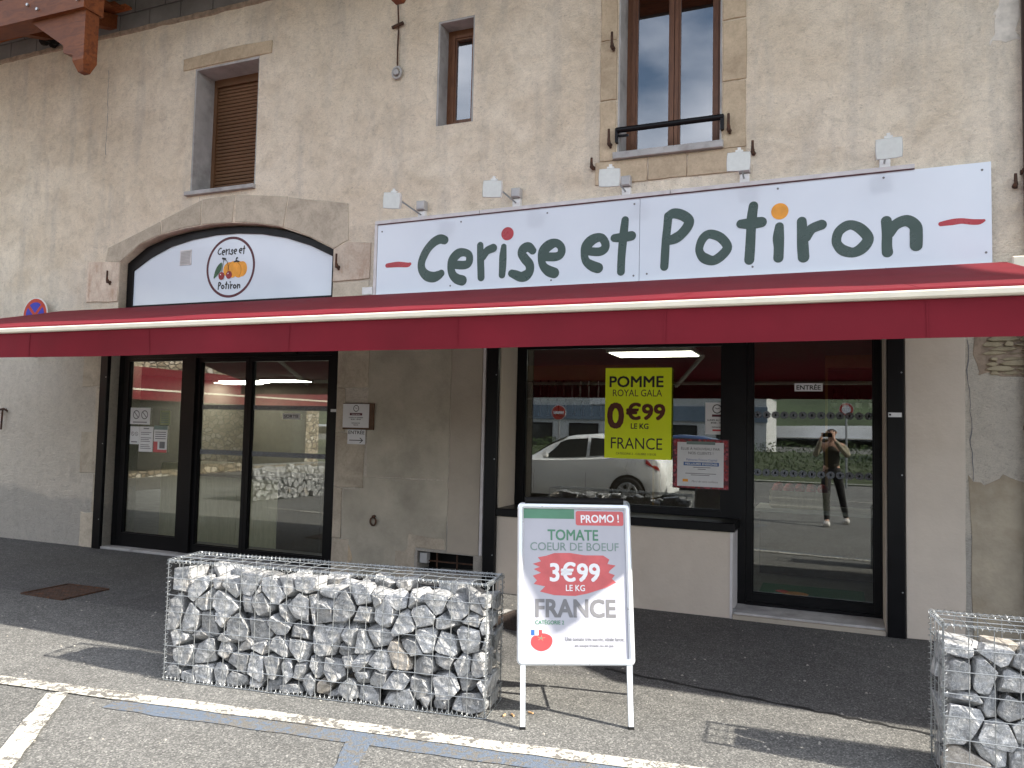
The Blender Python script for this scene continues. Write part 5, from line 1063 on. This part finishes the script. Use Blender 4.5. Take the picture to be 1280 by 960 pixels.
def gabion(loc, rz, L_, D_, H_, seed, label, nparts, score, name='gabion', xmax=None, coils=True):
    rn = random.Random(seed); R = empty(name, loc, label, 'gabion', 'stone filled wire gabions in front of the shop', rz)
    cells = stone_cells(L_, D_, H_, seed, xmax=xmax); order = sorted(range(len(cells)), key=lambda i: -score(cells[i][0])); keep = set(order[:nparts]); rest = bmesh.new(); nrest = 0
    for i, (p, fs) in enumerate(cells):
        bm = stone_bm(p, fs, rn)
        if i in keep:
            me = bpy.data.meshes.new('stone'); bm.to_mesh(me); o = link('stone', me, M['stone'], R); o.location = p
        else:
            for v in bm.verts: v.co += p
            me = bpy.data.meshes.new('tmp'); bm.to_mesh(me); rest.from_mesh(me); bpy.data.meshes.remove(me); nrest += 1
        bm.free()
    if nrest: me = bpy.data.meshes.new('stone_fill'); rest.to_mesh(me); o = link('stone_fill', me, M['stone'], R); tag(o, kind='stuff')
    rest.free()
    r = 0.0023
    def wob(a, b, n=10, amp=0.0025):
        a = Vector(a); b = Vector(b); s_ = rn.uniform(0, 99); return [a+(b-a)*i/n+Vector((mnoise.noise(Vector((s_, i*0.6, 0))), mnoise.noise(Vector((s_, i*0.6, 5))), mnoise.noise(Vector((s_, i*0.6, 9)))))*amp for i in range(n+1)]
    def panel(nm, o0, ux, uz, LX, LZ, nx, nz_):
        mb = MB(); o0, ux, uz = Vector(o0), Vector(ux), Vector(uz); nn = ux.cross(uz)*0.004
        for i in range(nx+1): a = o0+ux*LX*i/nx; mb.tube(wob(a, a+uz*LZ, 6), r, 6)
        for j in range(nz_+1): a = o0+nn+uz*LZ*j/nz_; mb.tube(wob(a, a+ux*LX, 20, 0.004), r, 6)
        mb.build(nm, M['galv'], R, smooth=True)
    nx = int(round(L_/0.1)); nz_ = int(round(H_/0.1)); nd = int(round(D_/0.1))
    panel('front_mesh', (0, -0.003, 0.005), (1, 0, 0), (0, 0, 1), L_, H_, nx, nz_); panel('rear_mesh', (0, D_+0.003, 0.005), (1, 0, 0), (0, 0, 1), L_, H_, nx, nz_)
    panel('end_mesh', (-0.003, 0, 0.005), (0, 1, 0), (0, 0, 1), D_, H_, nd, nz_); panel('end_mesh', (L_+0.003, 0, 0.005), (0, 1, 0), (0, 0, 1), D_, H_, nd, nz_)
    panel('lid_mesh', (0, 0, H_+0.006), (1, 0, 0), (0, 1, 0), L_, D_, nx, nd)
    def coil(a, b, rad=0.013, pitch=0.028, wire=0.0015, n=9):
        a = Vector(a); b = Vector(b); d = b-a; Ln = d.length; d.normalize(); q = d.orthogonal().normalized(); w = d.cross(q); N_ = int(Ln/pitch*n); mb = MB(); ph = rn.uniform(0, 6)
        mb.tube([a+d*Ln*i/N_+(q*cos(2*pi*i/n+ph)+w*sin(2*pi*i/n+ph))*rad*(1+0.25*mnoise.noise(Vector((i*0.03, ph, 0)))) for i in range(N_+1)], wire, 5, cap=False); mb.build('spiral_binder', M['galv'], R, smooth=True)
    if coils:
        e = 0.004
        for y in (0, D_): coil((-0.01, y, H_+e), (L_+0.01, y, H_+e))
        coil((-0.01, 0, 0.016), (L_+0.01, 0, 0.016))
        for x in (0, L_):
            coil((x, 0, 0.0), (x, 0, H_)); coil((x, 0, H_+e), (x, D_, H_+e))
        coil((0, D_, 0), (0, D_, H_)) ; coil((L_, D_, 0), (L_, D_, H_))
    return R
gabion((-3.68, -3.195, 0), atan2(0.26, 1.98), 2.0, 0.30, 0.70, 7, 'long gabion of grey marble stones left of the A-board', 300, lambda p: -p.y*2.0 + (0.35 if p.z > 0.55 else 0) + (0.1 if p.x > 1.85 else 0))
gabion((0.475, -2.74, 0), radians(4), 1.9, 0.28, 0.70, 19, 'gabion of large grey stones cut off by the right edge of the photo', 110, lambda p: -p.y*2.0 - max(0, p.x-0.55)*3 + (0.3 if p.z > 0.55 else 0))
gabion((-10.1, -6.9, 0), radians(96), 2.0, 0.35, 0.70, 31, 'far gabion standing by the wing wall, seen only mirrored in the exit doors', 0, lambda p: 0, coils=False)

# ================================================================== DRAIN COVERS, LITTER
def cover(name, pts, label, m):
    rn = random.Random(len(label)); o = empty(name, (sum(p[0] for p in pts)/4, sum(p[1] for p in pts)/4, 0), label, 'drain cover'); A, B, C_, D_ = [Vector((p[0], p[1], 0)) for p in pts]
    f = lambda u, v: (A*(1-u)+B*u)*(1-v)+(D_*(1-u)+C_*u)*v
    MB().add([tuple(f(u, v)+Vector((0, 0, 0.004))) for u, v in ((0, 0), (1, 0), (1, 1), (0, 1))], [(0, 1, 2, 3)]).build('plate', m, o)
    mb = MB()
    for a, b in (((0, 0), (1, 0)), ((1, 0), (1, 1)), ((1, 1), (0, 1)), ((0, 1), (0, 0))): mb.tube([f(*a)+Vector((0, 0, 0.006)), f(*b)+Vector((0, 0, 0.006))], 0.010, 4)
    mb.build('rim', m, o); mb = MB()
    for i in range(1, 12):
        for j in range(1, 12):
            p = f(i/12, j/12); s_ = 0.008; mb.add([(p.x-s_, p.y, 0.0045), (p.x, p.y-s_, 0.0045), (p.x+s_, p.y, 0.0045), (p.x, p.y+s_, 0.0045), (p.x, p.y, 0.009)], [(0, 1, 4), (1, 2, 4), (2, 3, 4), (3, 0, 4)])
    mb.build('tread_pattern', m, o)
cover('drain_cover', [(-6.55, -2.05), (-6.03, -2.06), (-6.05, -1.58), (-6.55, -1.60)], 'rusty square drain cover on the shaded pavement at left', M['rust'])
cover('drain_cover', [(-2.52, -1.14), (-2.20, -1.20), (-2.12, -0.70), (-2.46, -0.62)], 'dark drain cover between the gabion and the A-board', simple('dark_iron', (0.03, 0.02, 0.016), 0.8))
strip('drain_kerb', (-2.62, -1.20), (-2.52, -0.60), 0.06, 0.006, M['concrete'], 0.004, 8)
rn = random.Random(17)
for k, (x, y, lab) in enumerate(((-1.62, -2.86, 'left'), (-1.57, -2.83, 'right'), (-1.49, -2.75, 'last'))):
    mb = MB(); a = rn.uniform(0, 3); mb.tube([(x, y, 0.006), (x+0.03*cos(a), y+0.03*sin(a), 0.006)], 0.005, 6); tag(mb.build('cigarette_end', simple('orange_filter_paper', (0.55, 0.33, 0.16), 0.8), loc=(x, y, 0)), ('orange cigarette end touching the gabion foot, leftmost of the three', 'orange cigarette end between the two others by the gabion foot', 'orange cigarette end nearest the left leg of the A-board')[k], 'cigarette end', 'cigarette ends by the gabion foot')
pb = MB()
for k in range(420):
    x, y = rn.uniform(-6, 1.2), rn.uniform(-4.2, -0.1); s_ = rn.uniform(0.003, 0.010); pb.add([(x-s_, y-s_*.6, 0.001), (x+s_, y-s_*.8, 0.001), (x+s_*.7, y+s_, 0.001), (x-s_*.8, y+s_*.7, 0.001), (x, y, s_*0.9)], [(0, 1, 4), (1, 2, 4), (2, 3, 4), (3, 0, 4)])
tag(pb.build('loose_grit', simple('pale_grit', (0.36, 0.34, 0.30), 0.9)), 'pale loose grit scattered on the asphalt', 'grit', kind='stuff')

# ================================================================== CARS (seen mirrored in the glass)
def car(loc, rz, paint, label, lights=False):
    R = empty('parked_car', loc, label, 'car', rz=rz); WL[R.name] = Vector((0, 0, 0)); L_ = 4.0
    ST = [(0.0, 0.30, 0.55, 0.62, 0.60, 0.50, 0.42), (0.12, 0.20, 0.66, 0.72, 0.72, 0.66, 0.5), (0.5, 0.17, 0.78, 0.83, 0.80, 0.74, 0.6), (1.0, 0.17, 0.88, 0.94, 0.84, 0.78, 0.66), (1.2, 0.17, 0.92, 1.0, 0.85, 0.78, 0.66), (1.55, 0.17, 0.93, 1.24, 0.86, 0.76, 0.62), (1.95, 0.17, 0.95, 1.41, 0.865, 0.75, 0.59),
          (2.5, 0.17, 0.98, 1.455, 0.865, 0.76, 0.60), (3.0, 0.17, 1.02, 1.43, 0.86, 0.75, 0.59), (3.45, 0.18, 1.07, 1.34, 0.85, 0.73, 0.57), (3.75, 0.22, 1.05, 1.17, 0.82, 0.72, 0.58), (3.92, 0.28, 0.92, 0.98, 0.78, 0.70, 0.56), (4.0, 0.36, 0.78, 0.82, 0.70, 0.62, 0.5)]
    def sec(x):
        k = 0
        while k < len(ST)-2 and ST[k+1][0] < x: k += 1
        a, b = ST[k], ST[k+1]; t = (x-a[0])/(b[0]-a[0]); t = max(0, min(1, t)); return [a[i]+(b[i]-a[i])*t for i in range(7)]
    def ringp(x):
        _, zb, zw, zt, hw, hs, hr = sec(x); zm = zb+(zw-zb)*0.55
        return [(hw*0.90, zb), (hw*0.985, zb+(zw-zb)*0.25), (hw, zm), (hs+(hw-hs)*0.6, zw-0.03), (hs, zw), (hs+(hr-hs)*0.55, zw+(zt-zw)*0.55), (hr, zt-(zt-zw)*0.12), (hr*0.8, zt), (hr*0.4, zt+0.012), (0, zt+0.016)]
    N_ = 48; mb = MB(); full = []
    for i in range(N_+1):
        x = L_*i/N_; rp_ = ringp(x); row = [(x, w, z) for w, z in rp_] + [(x, -w, z) for w, z in reversed(rp_[:-1])]; full.append(row); mb.v += [Vector(p) for p in row]
    n_ = len(full[0])
    for i in range(N_):
        for k in range(n_-1): mb.f.append((i*n_+k, i*n_+k+1, (i+1)*n_+k+1, (i+1)*n_+k))
        mb.f.append((i*n_+n_-1, i*n_, (i+1)*n_, (i+1)*n_+n_-1))
    mb.f.append(tuple(range(n_))); mb.f.append(tuple(N_*n_+k for k in reversed(range(n_)))); body = mb.build('body', paint, R, smooth=True)
    def side_patch(nm, x0, x1, f0, f1, sgn, m, slope0=0.0, off=0.006, n=10):
        mb = MB()
        for i in range(n+1):
            for j in range(6):
                g_ = f0+(f1-f0)*j/5; x = x0+(x1-x0)*i/n+slope0*g_*(1-i/n); _, zb, zw, zt, hw, hs, hr = sec(x); z = zw+0.02+(zt-zw-0.06)*g_
                t = (z-zw)/(zt-zw); w = hs+(hr-hs)*(t if t > 0.55 else t); mb.v.append(Vector((x, sgn*(w+off+0.008), z)))
        for i in range(n):
            for j in range(5): a = i*6+j; mb.f.append((a, a+1, a+7, a+6))
        return mb.build(nm, m, R, smooth=True)
    for s_ in (-1, 1):
        side_patch('side_window', 1.45, 2.38, 0.0, 0.92, s_, M['car_glass'], 0.38); side_patch('side_window', 2.45, 3.28, 0.04, 0.92, s_, M['car_glass'])
        for hx in (2.18, 3.05): MB().cbox(hx, hx+0.16, s_*0.872-0.012, s_*0.872+0.012, 0.80, 0.825, 0.004).build('door_handle', paint, R)
        ln = MB(); ln.tube([(2.42, s_*0.868, 0.25), (2.41, s_*0.872, 0.6), (2.42, s_*0.80, 0.96)], 0.004, 5); ln.tube([(3.30, s_*0.862, 0.62), (3.22, s_*0.868, 0.8), (3.33, s_*0.76, 1.02)], 0.004, 5); ln.tube([(1.30, s_*0.862, 0.25), (1.28, s_*0.862, 0.6), (1.36, s_*0.79, 0.92)], 0.004, 5); ln.build('door_seams', M['print_grey'], R)
        mb = MB(); mb.tube([(1.56, s_*0.82, 0.98), (1.56, s_*0.90, 1.0), (1.57, s_*1.02, 1.03)], [0.02, 0.065, 0.05], 10); mb.build('mirror', paint, R, smooth=True)
        tl = MB(); tl.add([(3.62, s_*0.80, 0.98), (3.86, s_*0.775, 0.84), (3.93, s_*0.70, 0.86), (3.83, s_*0.71, 1.01), (3.62, s_*0.815, 0.90), (3.90, s_*0.79, 0.76)], [(0, 1, 2, 3), (0, 4, 5, 1)]); tl.build('tail_light', M['taillight_on'] if lights else M['tail'], R)
        hl = MB(); hl.add([(0.06, s_*0.60, 0.62), (0.5, s_*0.79, 0.72), (0.55, s_*0.77, 0.80), (0.16, s_*0.56, 0.70)], [(0, 1, 2, 3)]); hl.build('headlight', M['chrome'], R)
        for wx in (0.72, 3.27):
            ar_ = MB(); ar_.disc((wx, s_*0.872 if s_ < 0 else 0.868, 0.31), 0.365, n=28, depth=0.004); ar_.build('wheel_arch', M['black_matt'], R)
            wh = MB(); wh.tube([(wx, s_*0.70, 0.31), (wx, s_*0.872, 0.31), (wx, s_*0.888, 0.31)], [0.31, 0.31, 0.285], 30); w_ = wh.build('wheel', M['rubber'], R)
            rm = MB(); rm.tube([(wx, s_*0.884, 0.31), (wx, s_*0.894, 0.31)], [0.215, 0.205], 28)
            for k in range(5):
                a = 2*pi*k/5; rm.tube([(wx, s_*0.897, 0.31), (wx+0.19*cos(a), s_*0.899, 0.31+0.19*sin(a))], [0.035, 0.022], 6)
            rm.build('rim', M['chrome'], w_)
            hb_ = MB()
            for k in range(5):
                a = 2*pi*(k+0.5)/5; hb_.tube([(wx+0.09*cos(a), s_*0.8945, 0.31+0.09*sin(a)), (wx+0.16*cos(a), s_*0.8945, 0.31+0.16*sin(a))], [0.025, 0.045], 5)
            hb_.build('rim_gaps', M['black_matt'], w_)
    ws = MB()
    for (xa, xb, nm) in ((1.22, 1.88, 'windscreen'), (3.50, 3.74, 'rear_window')):
        mb = MB()
        for i in range(7):
            x = xa+(xb-xa)*i/6; _, zb, zw, zt, hw, hs, hr = sec(x)
            for j in range(9): f = -1+j/4; mb.v.append(Vector((x, f*(hr-0.04), zt+0.022-0.012*abs(f))))
        for i in range(6):
            for j in range(8): a = i*9+j; mb.f.append((a, a+1, a+10, a+9))
        mb.build(nm, M['car_glass'], R, smooth=True)
    MB().cbox(3.955, 4.02, -0.66, 0.66, 0.30, 0.50, 0.02).build('bumper', paint, R); MB().box(0.02, 3.9, -0.80, 0.80, 0.155, 0.20).build('underbody', M['black_matt'], R)
    return R
car((-6.97, -8.30, 0), 0.0, M['car_white'], 'white hatchback parked behind the photographer, mirrored in the shop window')
car((-6.2, -14.2, 0), radians(3), M['car_blue'], 'blue car with lit red tail lights, mirrored at the left of the entrance door', True)

# ================================================================== PHOTOGRAPHER
PR = empty('person', (0.05, -7.0, 0), 'woman in dark vest and black trousers holding up a phone, mirrored in the door', 'person')
def skinned(name, V_, E_, m, root=0, sub=2, parent=PR, rough=None):
    me = bpy.data.meshes.new(name); off = WL[parent.name]; me.from_pydata([tuple(Vector(v[:3])-off) for v in V_], E_, []); o = link(name, me, m, parent)
    md = o.modifiers.new('Skin', 'SKIN'); md.use_smooth_shade = True
    for i, v in enumerate(V_):
        r = v[3]; me.skin_vertices[0].data[i].radius = (r, v[4] if len(v) > 4 else r); me.skin_vertices[0].data[i].use_root = (i == root)
    s_ = o.modifiers.new('Sub', 'SUBSURF'); s_.levels = sub; s_.render_levels = sub
    return o
cx, cy = 0.03, -7.03
J = {'pel': (cx, cy, 0.94), 'wai': (cx, cy, 1.08), 'che': (cx, cy+0.01, 1.27), 'nk0': (cx, cy, 1.42), 'nk1': (cx, cy+0.02, 1.48), 'hd0': (cx, cy+0.035, 1.555), 'hd1': (cx, cy+0.02, 1.63)}
hands = {-1: Vector((-0.115, -6.805, 1.530)), 1: Vector((0.045, -6.805, 1.530))}      # wrists below the ends of the phone
PC = Vector((-0.035, -6.792, 1.545))                                                # phone centre; its lens is at the camera
VV = [(*J['pel'], 0.13, 0.10), (*J['wai'], 0.115, 0.09), (*J['che'], 0.135, 0.10), (*J['nk0'], 0.06, 0.05), (*J['nk1'], 0.052), (*J['hd0'], 0.072, 0.082), (*J['hd1'], 0.070, 0.085)]; EE = [(0, 1), (1, 2), (2, 3), (3, 4), (4, 5), (5, 6)]
arm = {}
for s_ in (-1, 1):
    sh_ = (cx+s_*0.175, cy, 1.385); el = (cx+s_*0.27, cy+0.06, 1.17); wx = PC.x+s_*0.105; wr = (wx, -6.83, 1.47); pl = (wx-s_*0.005, -6.815, 1.52)
    k = len(VV); VV += [(*sh_, 0.055), (*el, 0.040), (*wr, 0.026, 0.022), (*pl, 0.036, 0.018)]; EE += [(2, k), (k, k+1), (k+1, k+2), (k+2, k+3)]; arm[s_] = (sh_, el, wr, pl)
foot = {-1: (-0.045, -6.60), 1: (0.27, -7.25)}
leg = {}
for s_ in (-1, 1):
    hp = (cx+s_*0.09, cy, 0.88); fx, fy = foot[s_]; kn = ((hp[0]+fx)/2+0.0, (hp[1]+fy)/2+0.05, 0.48); an = (fx, fy, 0.085); toe = (fx, fy+0.14, 0.035)
    k = len(VV); VV += [(*hp, 0.085), (*kn, 0.055), (*an, 0.038), (*toe, 0.035, 0.025)]; EE += [(0, k), (k, k+1), (k+1, k+2), (k+2, k+3)]; leg[s_] = (hp, kn, an, toe)
body = skinned('body', VV, EE, M['skin'])
for s_ in (-1, 1):      # five fingers curled round each end of the phone
    pl = Vector(arm[s_][3])
    for k, (ln, zz) in enumerate(((0.030, 0.047), (0.034, 0.034), (0.032, 0.016), (0.026, 0.0))):
        a = Vector((PC.x+s_*0.088, -6.815, 1.525+zz*0.9)); skinned('finger', [(*a, 0.009), (*(a+Vector((s_*0.006, 0.016, 0.008))), 0.0085), (*(a+Vector((-s_*0.004, 0.029, 0.010))), 0.008), (*(a+Vector((-s_*(0.004+ln*0.4), 0.033, 0.010))), 0.007)], [(0, 1), (1, 2), (2, 3)], M['skin'], sub=1)
    a = pl+Vector((-s_*0.01, -0.004, -0.005)); skinned('thumb', [(*a, 0.012), (*(a+Vector((-s_*0.025, -0.004, 0.016))), 0.010), (*(a+Vector((-s_*0.045, 0.0, 0.022))), 0.008)], [(0, 1), (1, 2)], M['skin'], sub=1)
skinned('trousers', [(*J['pel'], 0.145, 0.115), (cx, cy, 1.03, 0.125, 0.10)] + [(*v[:3], r) for s_ in (-1, 1) for v, r in ((leg[s_][0], 0.098), (leg[s_][1], 0.066), ((leg[s_][2][0], leg[s_][2][1], 0.09), 0.050))], [(0, 1), (0, 2), (2, 3), (3, 4), (0, 5), (5, 6), (6, 7)], M['trousers'])
skinned('vest', [(cx, cy, 0.93, 0.150, 0.125), (*J['wai'], 0.135, 0.115), (*J['che'], 0.155, 0.125), (cx, cy, 1.40, 0.09, 0.07)], [(0, 1), (1, 2), (2, 3)], M['vest'])
for s_ in (-1, 1): skinned('sleeve', [(*arm[s_][0], 0.068), (*arm[s_][1], 0.055), (*[a*0.06+b*0.94 for a, b in zip(arm[s_][1], arm[s_][2])], 0.037)], [(0, 1), (1, 2)], M['jacket'])
for s_ in (-1, 1): skinned('shoe', [(leg[s_][2][0], leg[s_][2][1]-0.04, 0.055, 0.058), (leg[s_][2][0], leg[s_][2][1]+0.06, 0.05, 0.062, 0.052), (leg[s_][3][0], leg[s_][3][1]+0.03, 0.04, 0.055, 0.042)], [(0, 1), (1, 2)], M['shoe'])
skinned('hair', [(cx, cy-0.01, 1.645, 0.088, 0.095), (cx, cy-0.045, 1.58, 0.085, 0.06), (cx, cy-0.065, 1.50, 0.06, 0.045)], [(0, 1), (1, 2)], M['hair'])
fc = MB(); hx, hy, hz = cx, cy+0.035, 1.58
fc.add([(hx-0.012, hy+0.078, hz-0.01), (hx+0.012, hy+0.078, hz-0.01), (hx, hy+0.102, hz-0.012), (hx, hy+0.078, hz+0.03)], [(0, 1, 2), (0, 2, 3), (1, 3, 2)]); fc.build('nose', M['skin'], PR, smooth=True)
MB().box(hx-0.02, hx+0.02, hy+0.074, hy+0.082, hz-0.042, hz-0.034).build('mouth', M['print_red'], PR)
for s_ in (-1, 1):
    e_ = MB(); e_.disc((hx+s_*0.03, hy+0.074, hz+0.025), 0.011, n=12, depth=-0.006); e_.build('eye', M['print_black'], PR); MB().tube([(hx+s_*0.075, hy, hz-0.01), (hx+s_*0.082, hy-0.005, hz+0.03)], 0.012, 8).build('ear', M['skin'], PR, smooth=True)
ph = MB(); ph.box(PC.x-0.076, PC.x+0.076, -6.794, -6.786, PC.z-0.036, PC.z+0.036); tag(ph.build('phone', M['black'], loc=(PC.x, -6.79, PC.z)), 'dark phone held sideways in both hands by the woman', 'phone')

# ================================================================== STREET BEHIND THE CAMERA (mirrored in the glass)
wg = empty('wing_building', (-17, -3, 0), 'stone wing of the shop projecting to the street at the far left, seen mirrored', 'building')
MB().box(-22, -17, -16, -0.01, 0, 5.5).build('wall', M['rubble'], wg)
MB().add([(-22.3, -16.4, 5.5), (-16.4, -16.4, 5.5), (-16.4, 0, 5.5), (-22.3, 0, 5.5), (-19.4, -16.4, 7.4), (-19.4, 0, 7.4)], [(0, 1, 4), (1, 2, 5, 4), (2, 3, 5), (3, 0, 4, 5), (0, 3, 2, 1)]).build('roof', M['darkbrown'], wg)
for y, wd in ((-3.6, 1.6), (-10.4, 4.2), (-15.2, 3.0)):
    w_ = MB().box(-17.0, -16.95, y, y+wd, 0.2, 2.5).build('window', M['black'], wg); MB().box(-16.949, -16.94, y+0.1, y+wd-0.1, 0.3, 2.4).build('pane', M['car_glass'], w_)
wa = empty('awning', (-17, -8, 2.86), 'second red awning with cream bar on the far wing, mirrored in the exit doors', 'awning')
MB().add([(-16.95, -14.5, 2.95), (-16.95, -4.6, 2.95), (-14.4, -4.6, 2.25), (-14.4, -14.5, 2.25)], [(0, 1, 2, 3)]).build('canopy_cloth', M['wing_red'], wa); MB().box(-14.41, -14.37, -14.5, -4.6, 2.21, 2.25).build('front_bar', M['cream'], wa); MB().box(-14.395, -14.385, -14.5, -4.6, 2.0, 2.209).build('valance', M['wing_red'], wa)
ob = empty('roadside_building', (-9, -34, 0), 'low white and blue grey commercial building across the road, mirrored in the window', 'building')
MB().box(-20, -3, -42, -34, 0, 3.6).build('wall', M['office_white'], ob); MB().box(-20.05, -2.95, -34.05, -33.9, 2.1, 2.9).build('fascia', M['bluegrey'], ob); MB().box(-20.2, -2.8, -42.2, -33.7, 3.6, 3.85).build('roof', M['darkbrown'], ob)
for k in range(6): w_ = MB().box(-19+k*2.7, -17.3+k*2.7, -33.98, -33.93, 0.6, 1.9).build('window', M['black'], ob); MB().box(-18.9+k*2.7, -17.4+k*2.7, -33.929, -33.92, 0.7, 1.8).build('pane', M['car_glass'], w_)
bn = MB().box(-12.4, -9.2, -33.9, -33.85, 2.95, 3.9).build('banner', M['paper'], loc=(-10.8, -33.85, 2.95)); tag(bn, 'white banner with a red arrow on the roadside building, mirrored beside the apple poster', 'banner')
MB().add([(-10.8, -33.84, 3.1), (-10.8, -33.84, 3.75), (-11.4, -33.84, 3.42), (-9.5, -33.84, 3.15), (-9.5, -33.84, 3.7)], [(0, 2, 1), (0, 3, 4, 1)]).build('red_arrow', M['print_red'], bn)
def pole_sign(name, x, y, h, face, label, cat, r=0.3):
    o = empty(name, (x, y, 0), label, cat); MB().tube([(x, y, 0), (x, y, h)], 0.03, 8).build('pole', M['galv'], o)
    mb = MB(); mb.disc((x, y+0.05, h-r), r, n=24, depth=0.01); mb.build('plate', M['white_plastic'], o); MB().disc((x, y+0.065, h-r), r*0.92, n=24, depth=0.002).build('field', face, o); return o
o = pole_sign('road_sign', 0.45, -17, 2.5, M['red_enamel'], 'red bordered road sign on a pole, mirrored at the top of the entrance door', 'road sign', 0.2); MB().disc((0.45, -16.932, 2.3), 0.13, n=24, depth=0.002).build('centre', M['print_white'], o)
o = pole_sign('road_sign', -7.9, -15.5, 2.3, M['red_enamel'], 'red no entry sign on a pole, mirrored at the left edge of the shop window', 'road sign', 0.24); MB().box(-8.07, -7.73, -15.43, -15.42, 2.02, 2.10).build('white_bar', M['print_white'], o)
# verge, hedge, hill
tag(MB().add([(-60, -18, 0.01), (-60, -31, 0.5), (60, -31, 0.9), (60, -19, 0.01)], [(0, 1, 2, 3)]).build('grass_verge', M['grassm']), kind='structure')
strip('kerb', (-60, -17.9), (60, -18.9), 0.25, 0.05, M['concrete'], 0, 8)
rn = random.Random(6); hd = MB()
for k in range(16000):
    x = rn.uniform(-16, 14); y = -20.5+rn.uniform(-0.45, 0.45); z = rn.uniform(0.2, 1.25)*(1+0.15*mnoise.noise(Vector((x, 0, 0)))); a, b = Vector((rn.uniform(-1, 1), rn.uniform(-1, 1), rn.uniform(-1, 1))).normalized()*0.04, Vector((rn.uniform(-1, 1), rn.uniform(-1, 1), rn.uniform(-1, 1))).normalized()*0.03; p = Vector((x, y, z)); hd.add([p-a, p+b, p+a, p-b], [(0, 1, 2, 3)])
tag(hd.build('hedge', M['foliage']), 'low green hedge along the far side of the road, mirrored above the white car', 'hedge', kind='stuff')
hm = MB(); N_ = 60
for i in range(N_+1):
    x = -420+840*i/N_
    for j, (yy, k) in enumerate(((-90, 0.1), (-150, 0.55), (-230, 1.0), (-300, 0.8))): hm.v.append(Vector((x, yy, k*(26+22*mnoise.noise(Vector((x*0.006, j*0.3, 0)))))))
for i in range(N_):
    for j in range(3): a = i*4+j; hm.f.append((a, a+1, a+5, a+4))
tag(hm.build('wooded_hills', M['hill'], smooth=True), kind='structure')
for k, (x, y, h, lab) in enumerate(((-16, -24, 6, 'left'), (9, -28, 7, 'right'))):
    o = empty('street_tree', (x, y, 0), 'leafy tree across the road at the %s of the roadside building' % lab, 'tree', 'trees across the road')
    MB().tube([(x, y, 0), (x+0.1, y, h*0.4), (x, y, h*0.7)], [0.2, 0.14, 0.05], 8).build('trunk', M['shelf_dark'], o); cr = MB()
    for i in range(3500):
        d = Vector((rn.gauss(0, 1), rn.gauss(0, 1), rn.gauss(0, 1))).normalized()*rn.uniform(0.4, 1)*h*0.3; c_ = Vector((x, y, h*0.68))+d+Vector((mnoise.noise(d), 0, mnoise.noise(d+Vector((3, 3, 3)))))*0.6; a, b = Vector((rn.uniform(-1, 1), rn.uniform(-1, 1), rn.uniform(-1, 1)))*0.14, Vector((rn.uniform(-1, 1), rn.uniform(-1, 1), rn.uniform(-1, 1)))*0.12; cr.add([c_-a, c_+b, c_+a, c_-b], [(0, 1, 2, 3)])
    cr.build('crown', M['foliage'], o)
# unseen canopy, added to shade the ground at right
nb = empty('shade_canopy', (5, 0, 0), 'added canopy slab out of view at the right, shading the ground', 'canopy')
MB().add([(x, y, z) for z in (3.0, 3.12) for x, y in ((2.25, 0.0), (8, 0.0), (8, -2.12), (3.45, -2.12), (2.25, -1.25))], [(0, 1, 2, 3, 4), (9, 8, 7, 6, 5)] + [(i, (i+1) % 5, 5+(i+1) % 5, 5+i) for i in range(5)]).build('slab', M['bluegrey'], nb)
for x in (4.2, 7.8): MB().tube([(x, -1.95, 0), (x, -1.95, 3.0)], 0.05, 10).build('post', M['galv'], nb)
print('objects', len(bpy.data.objects))
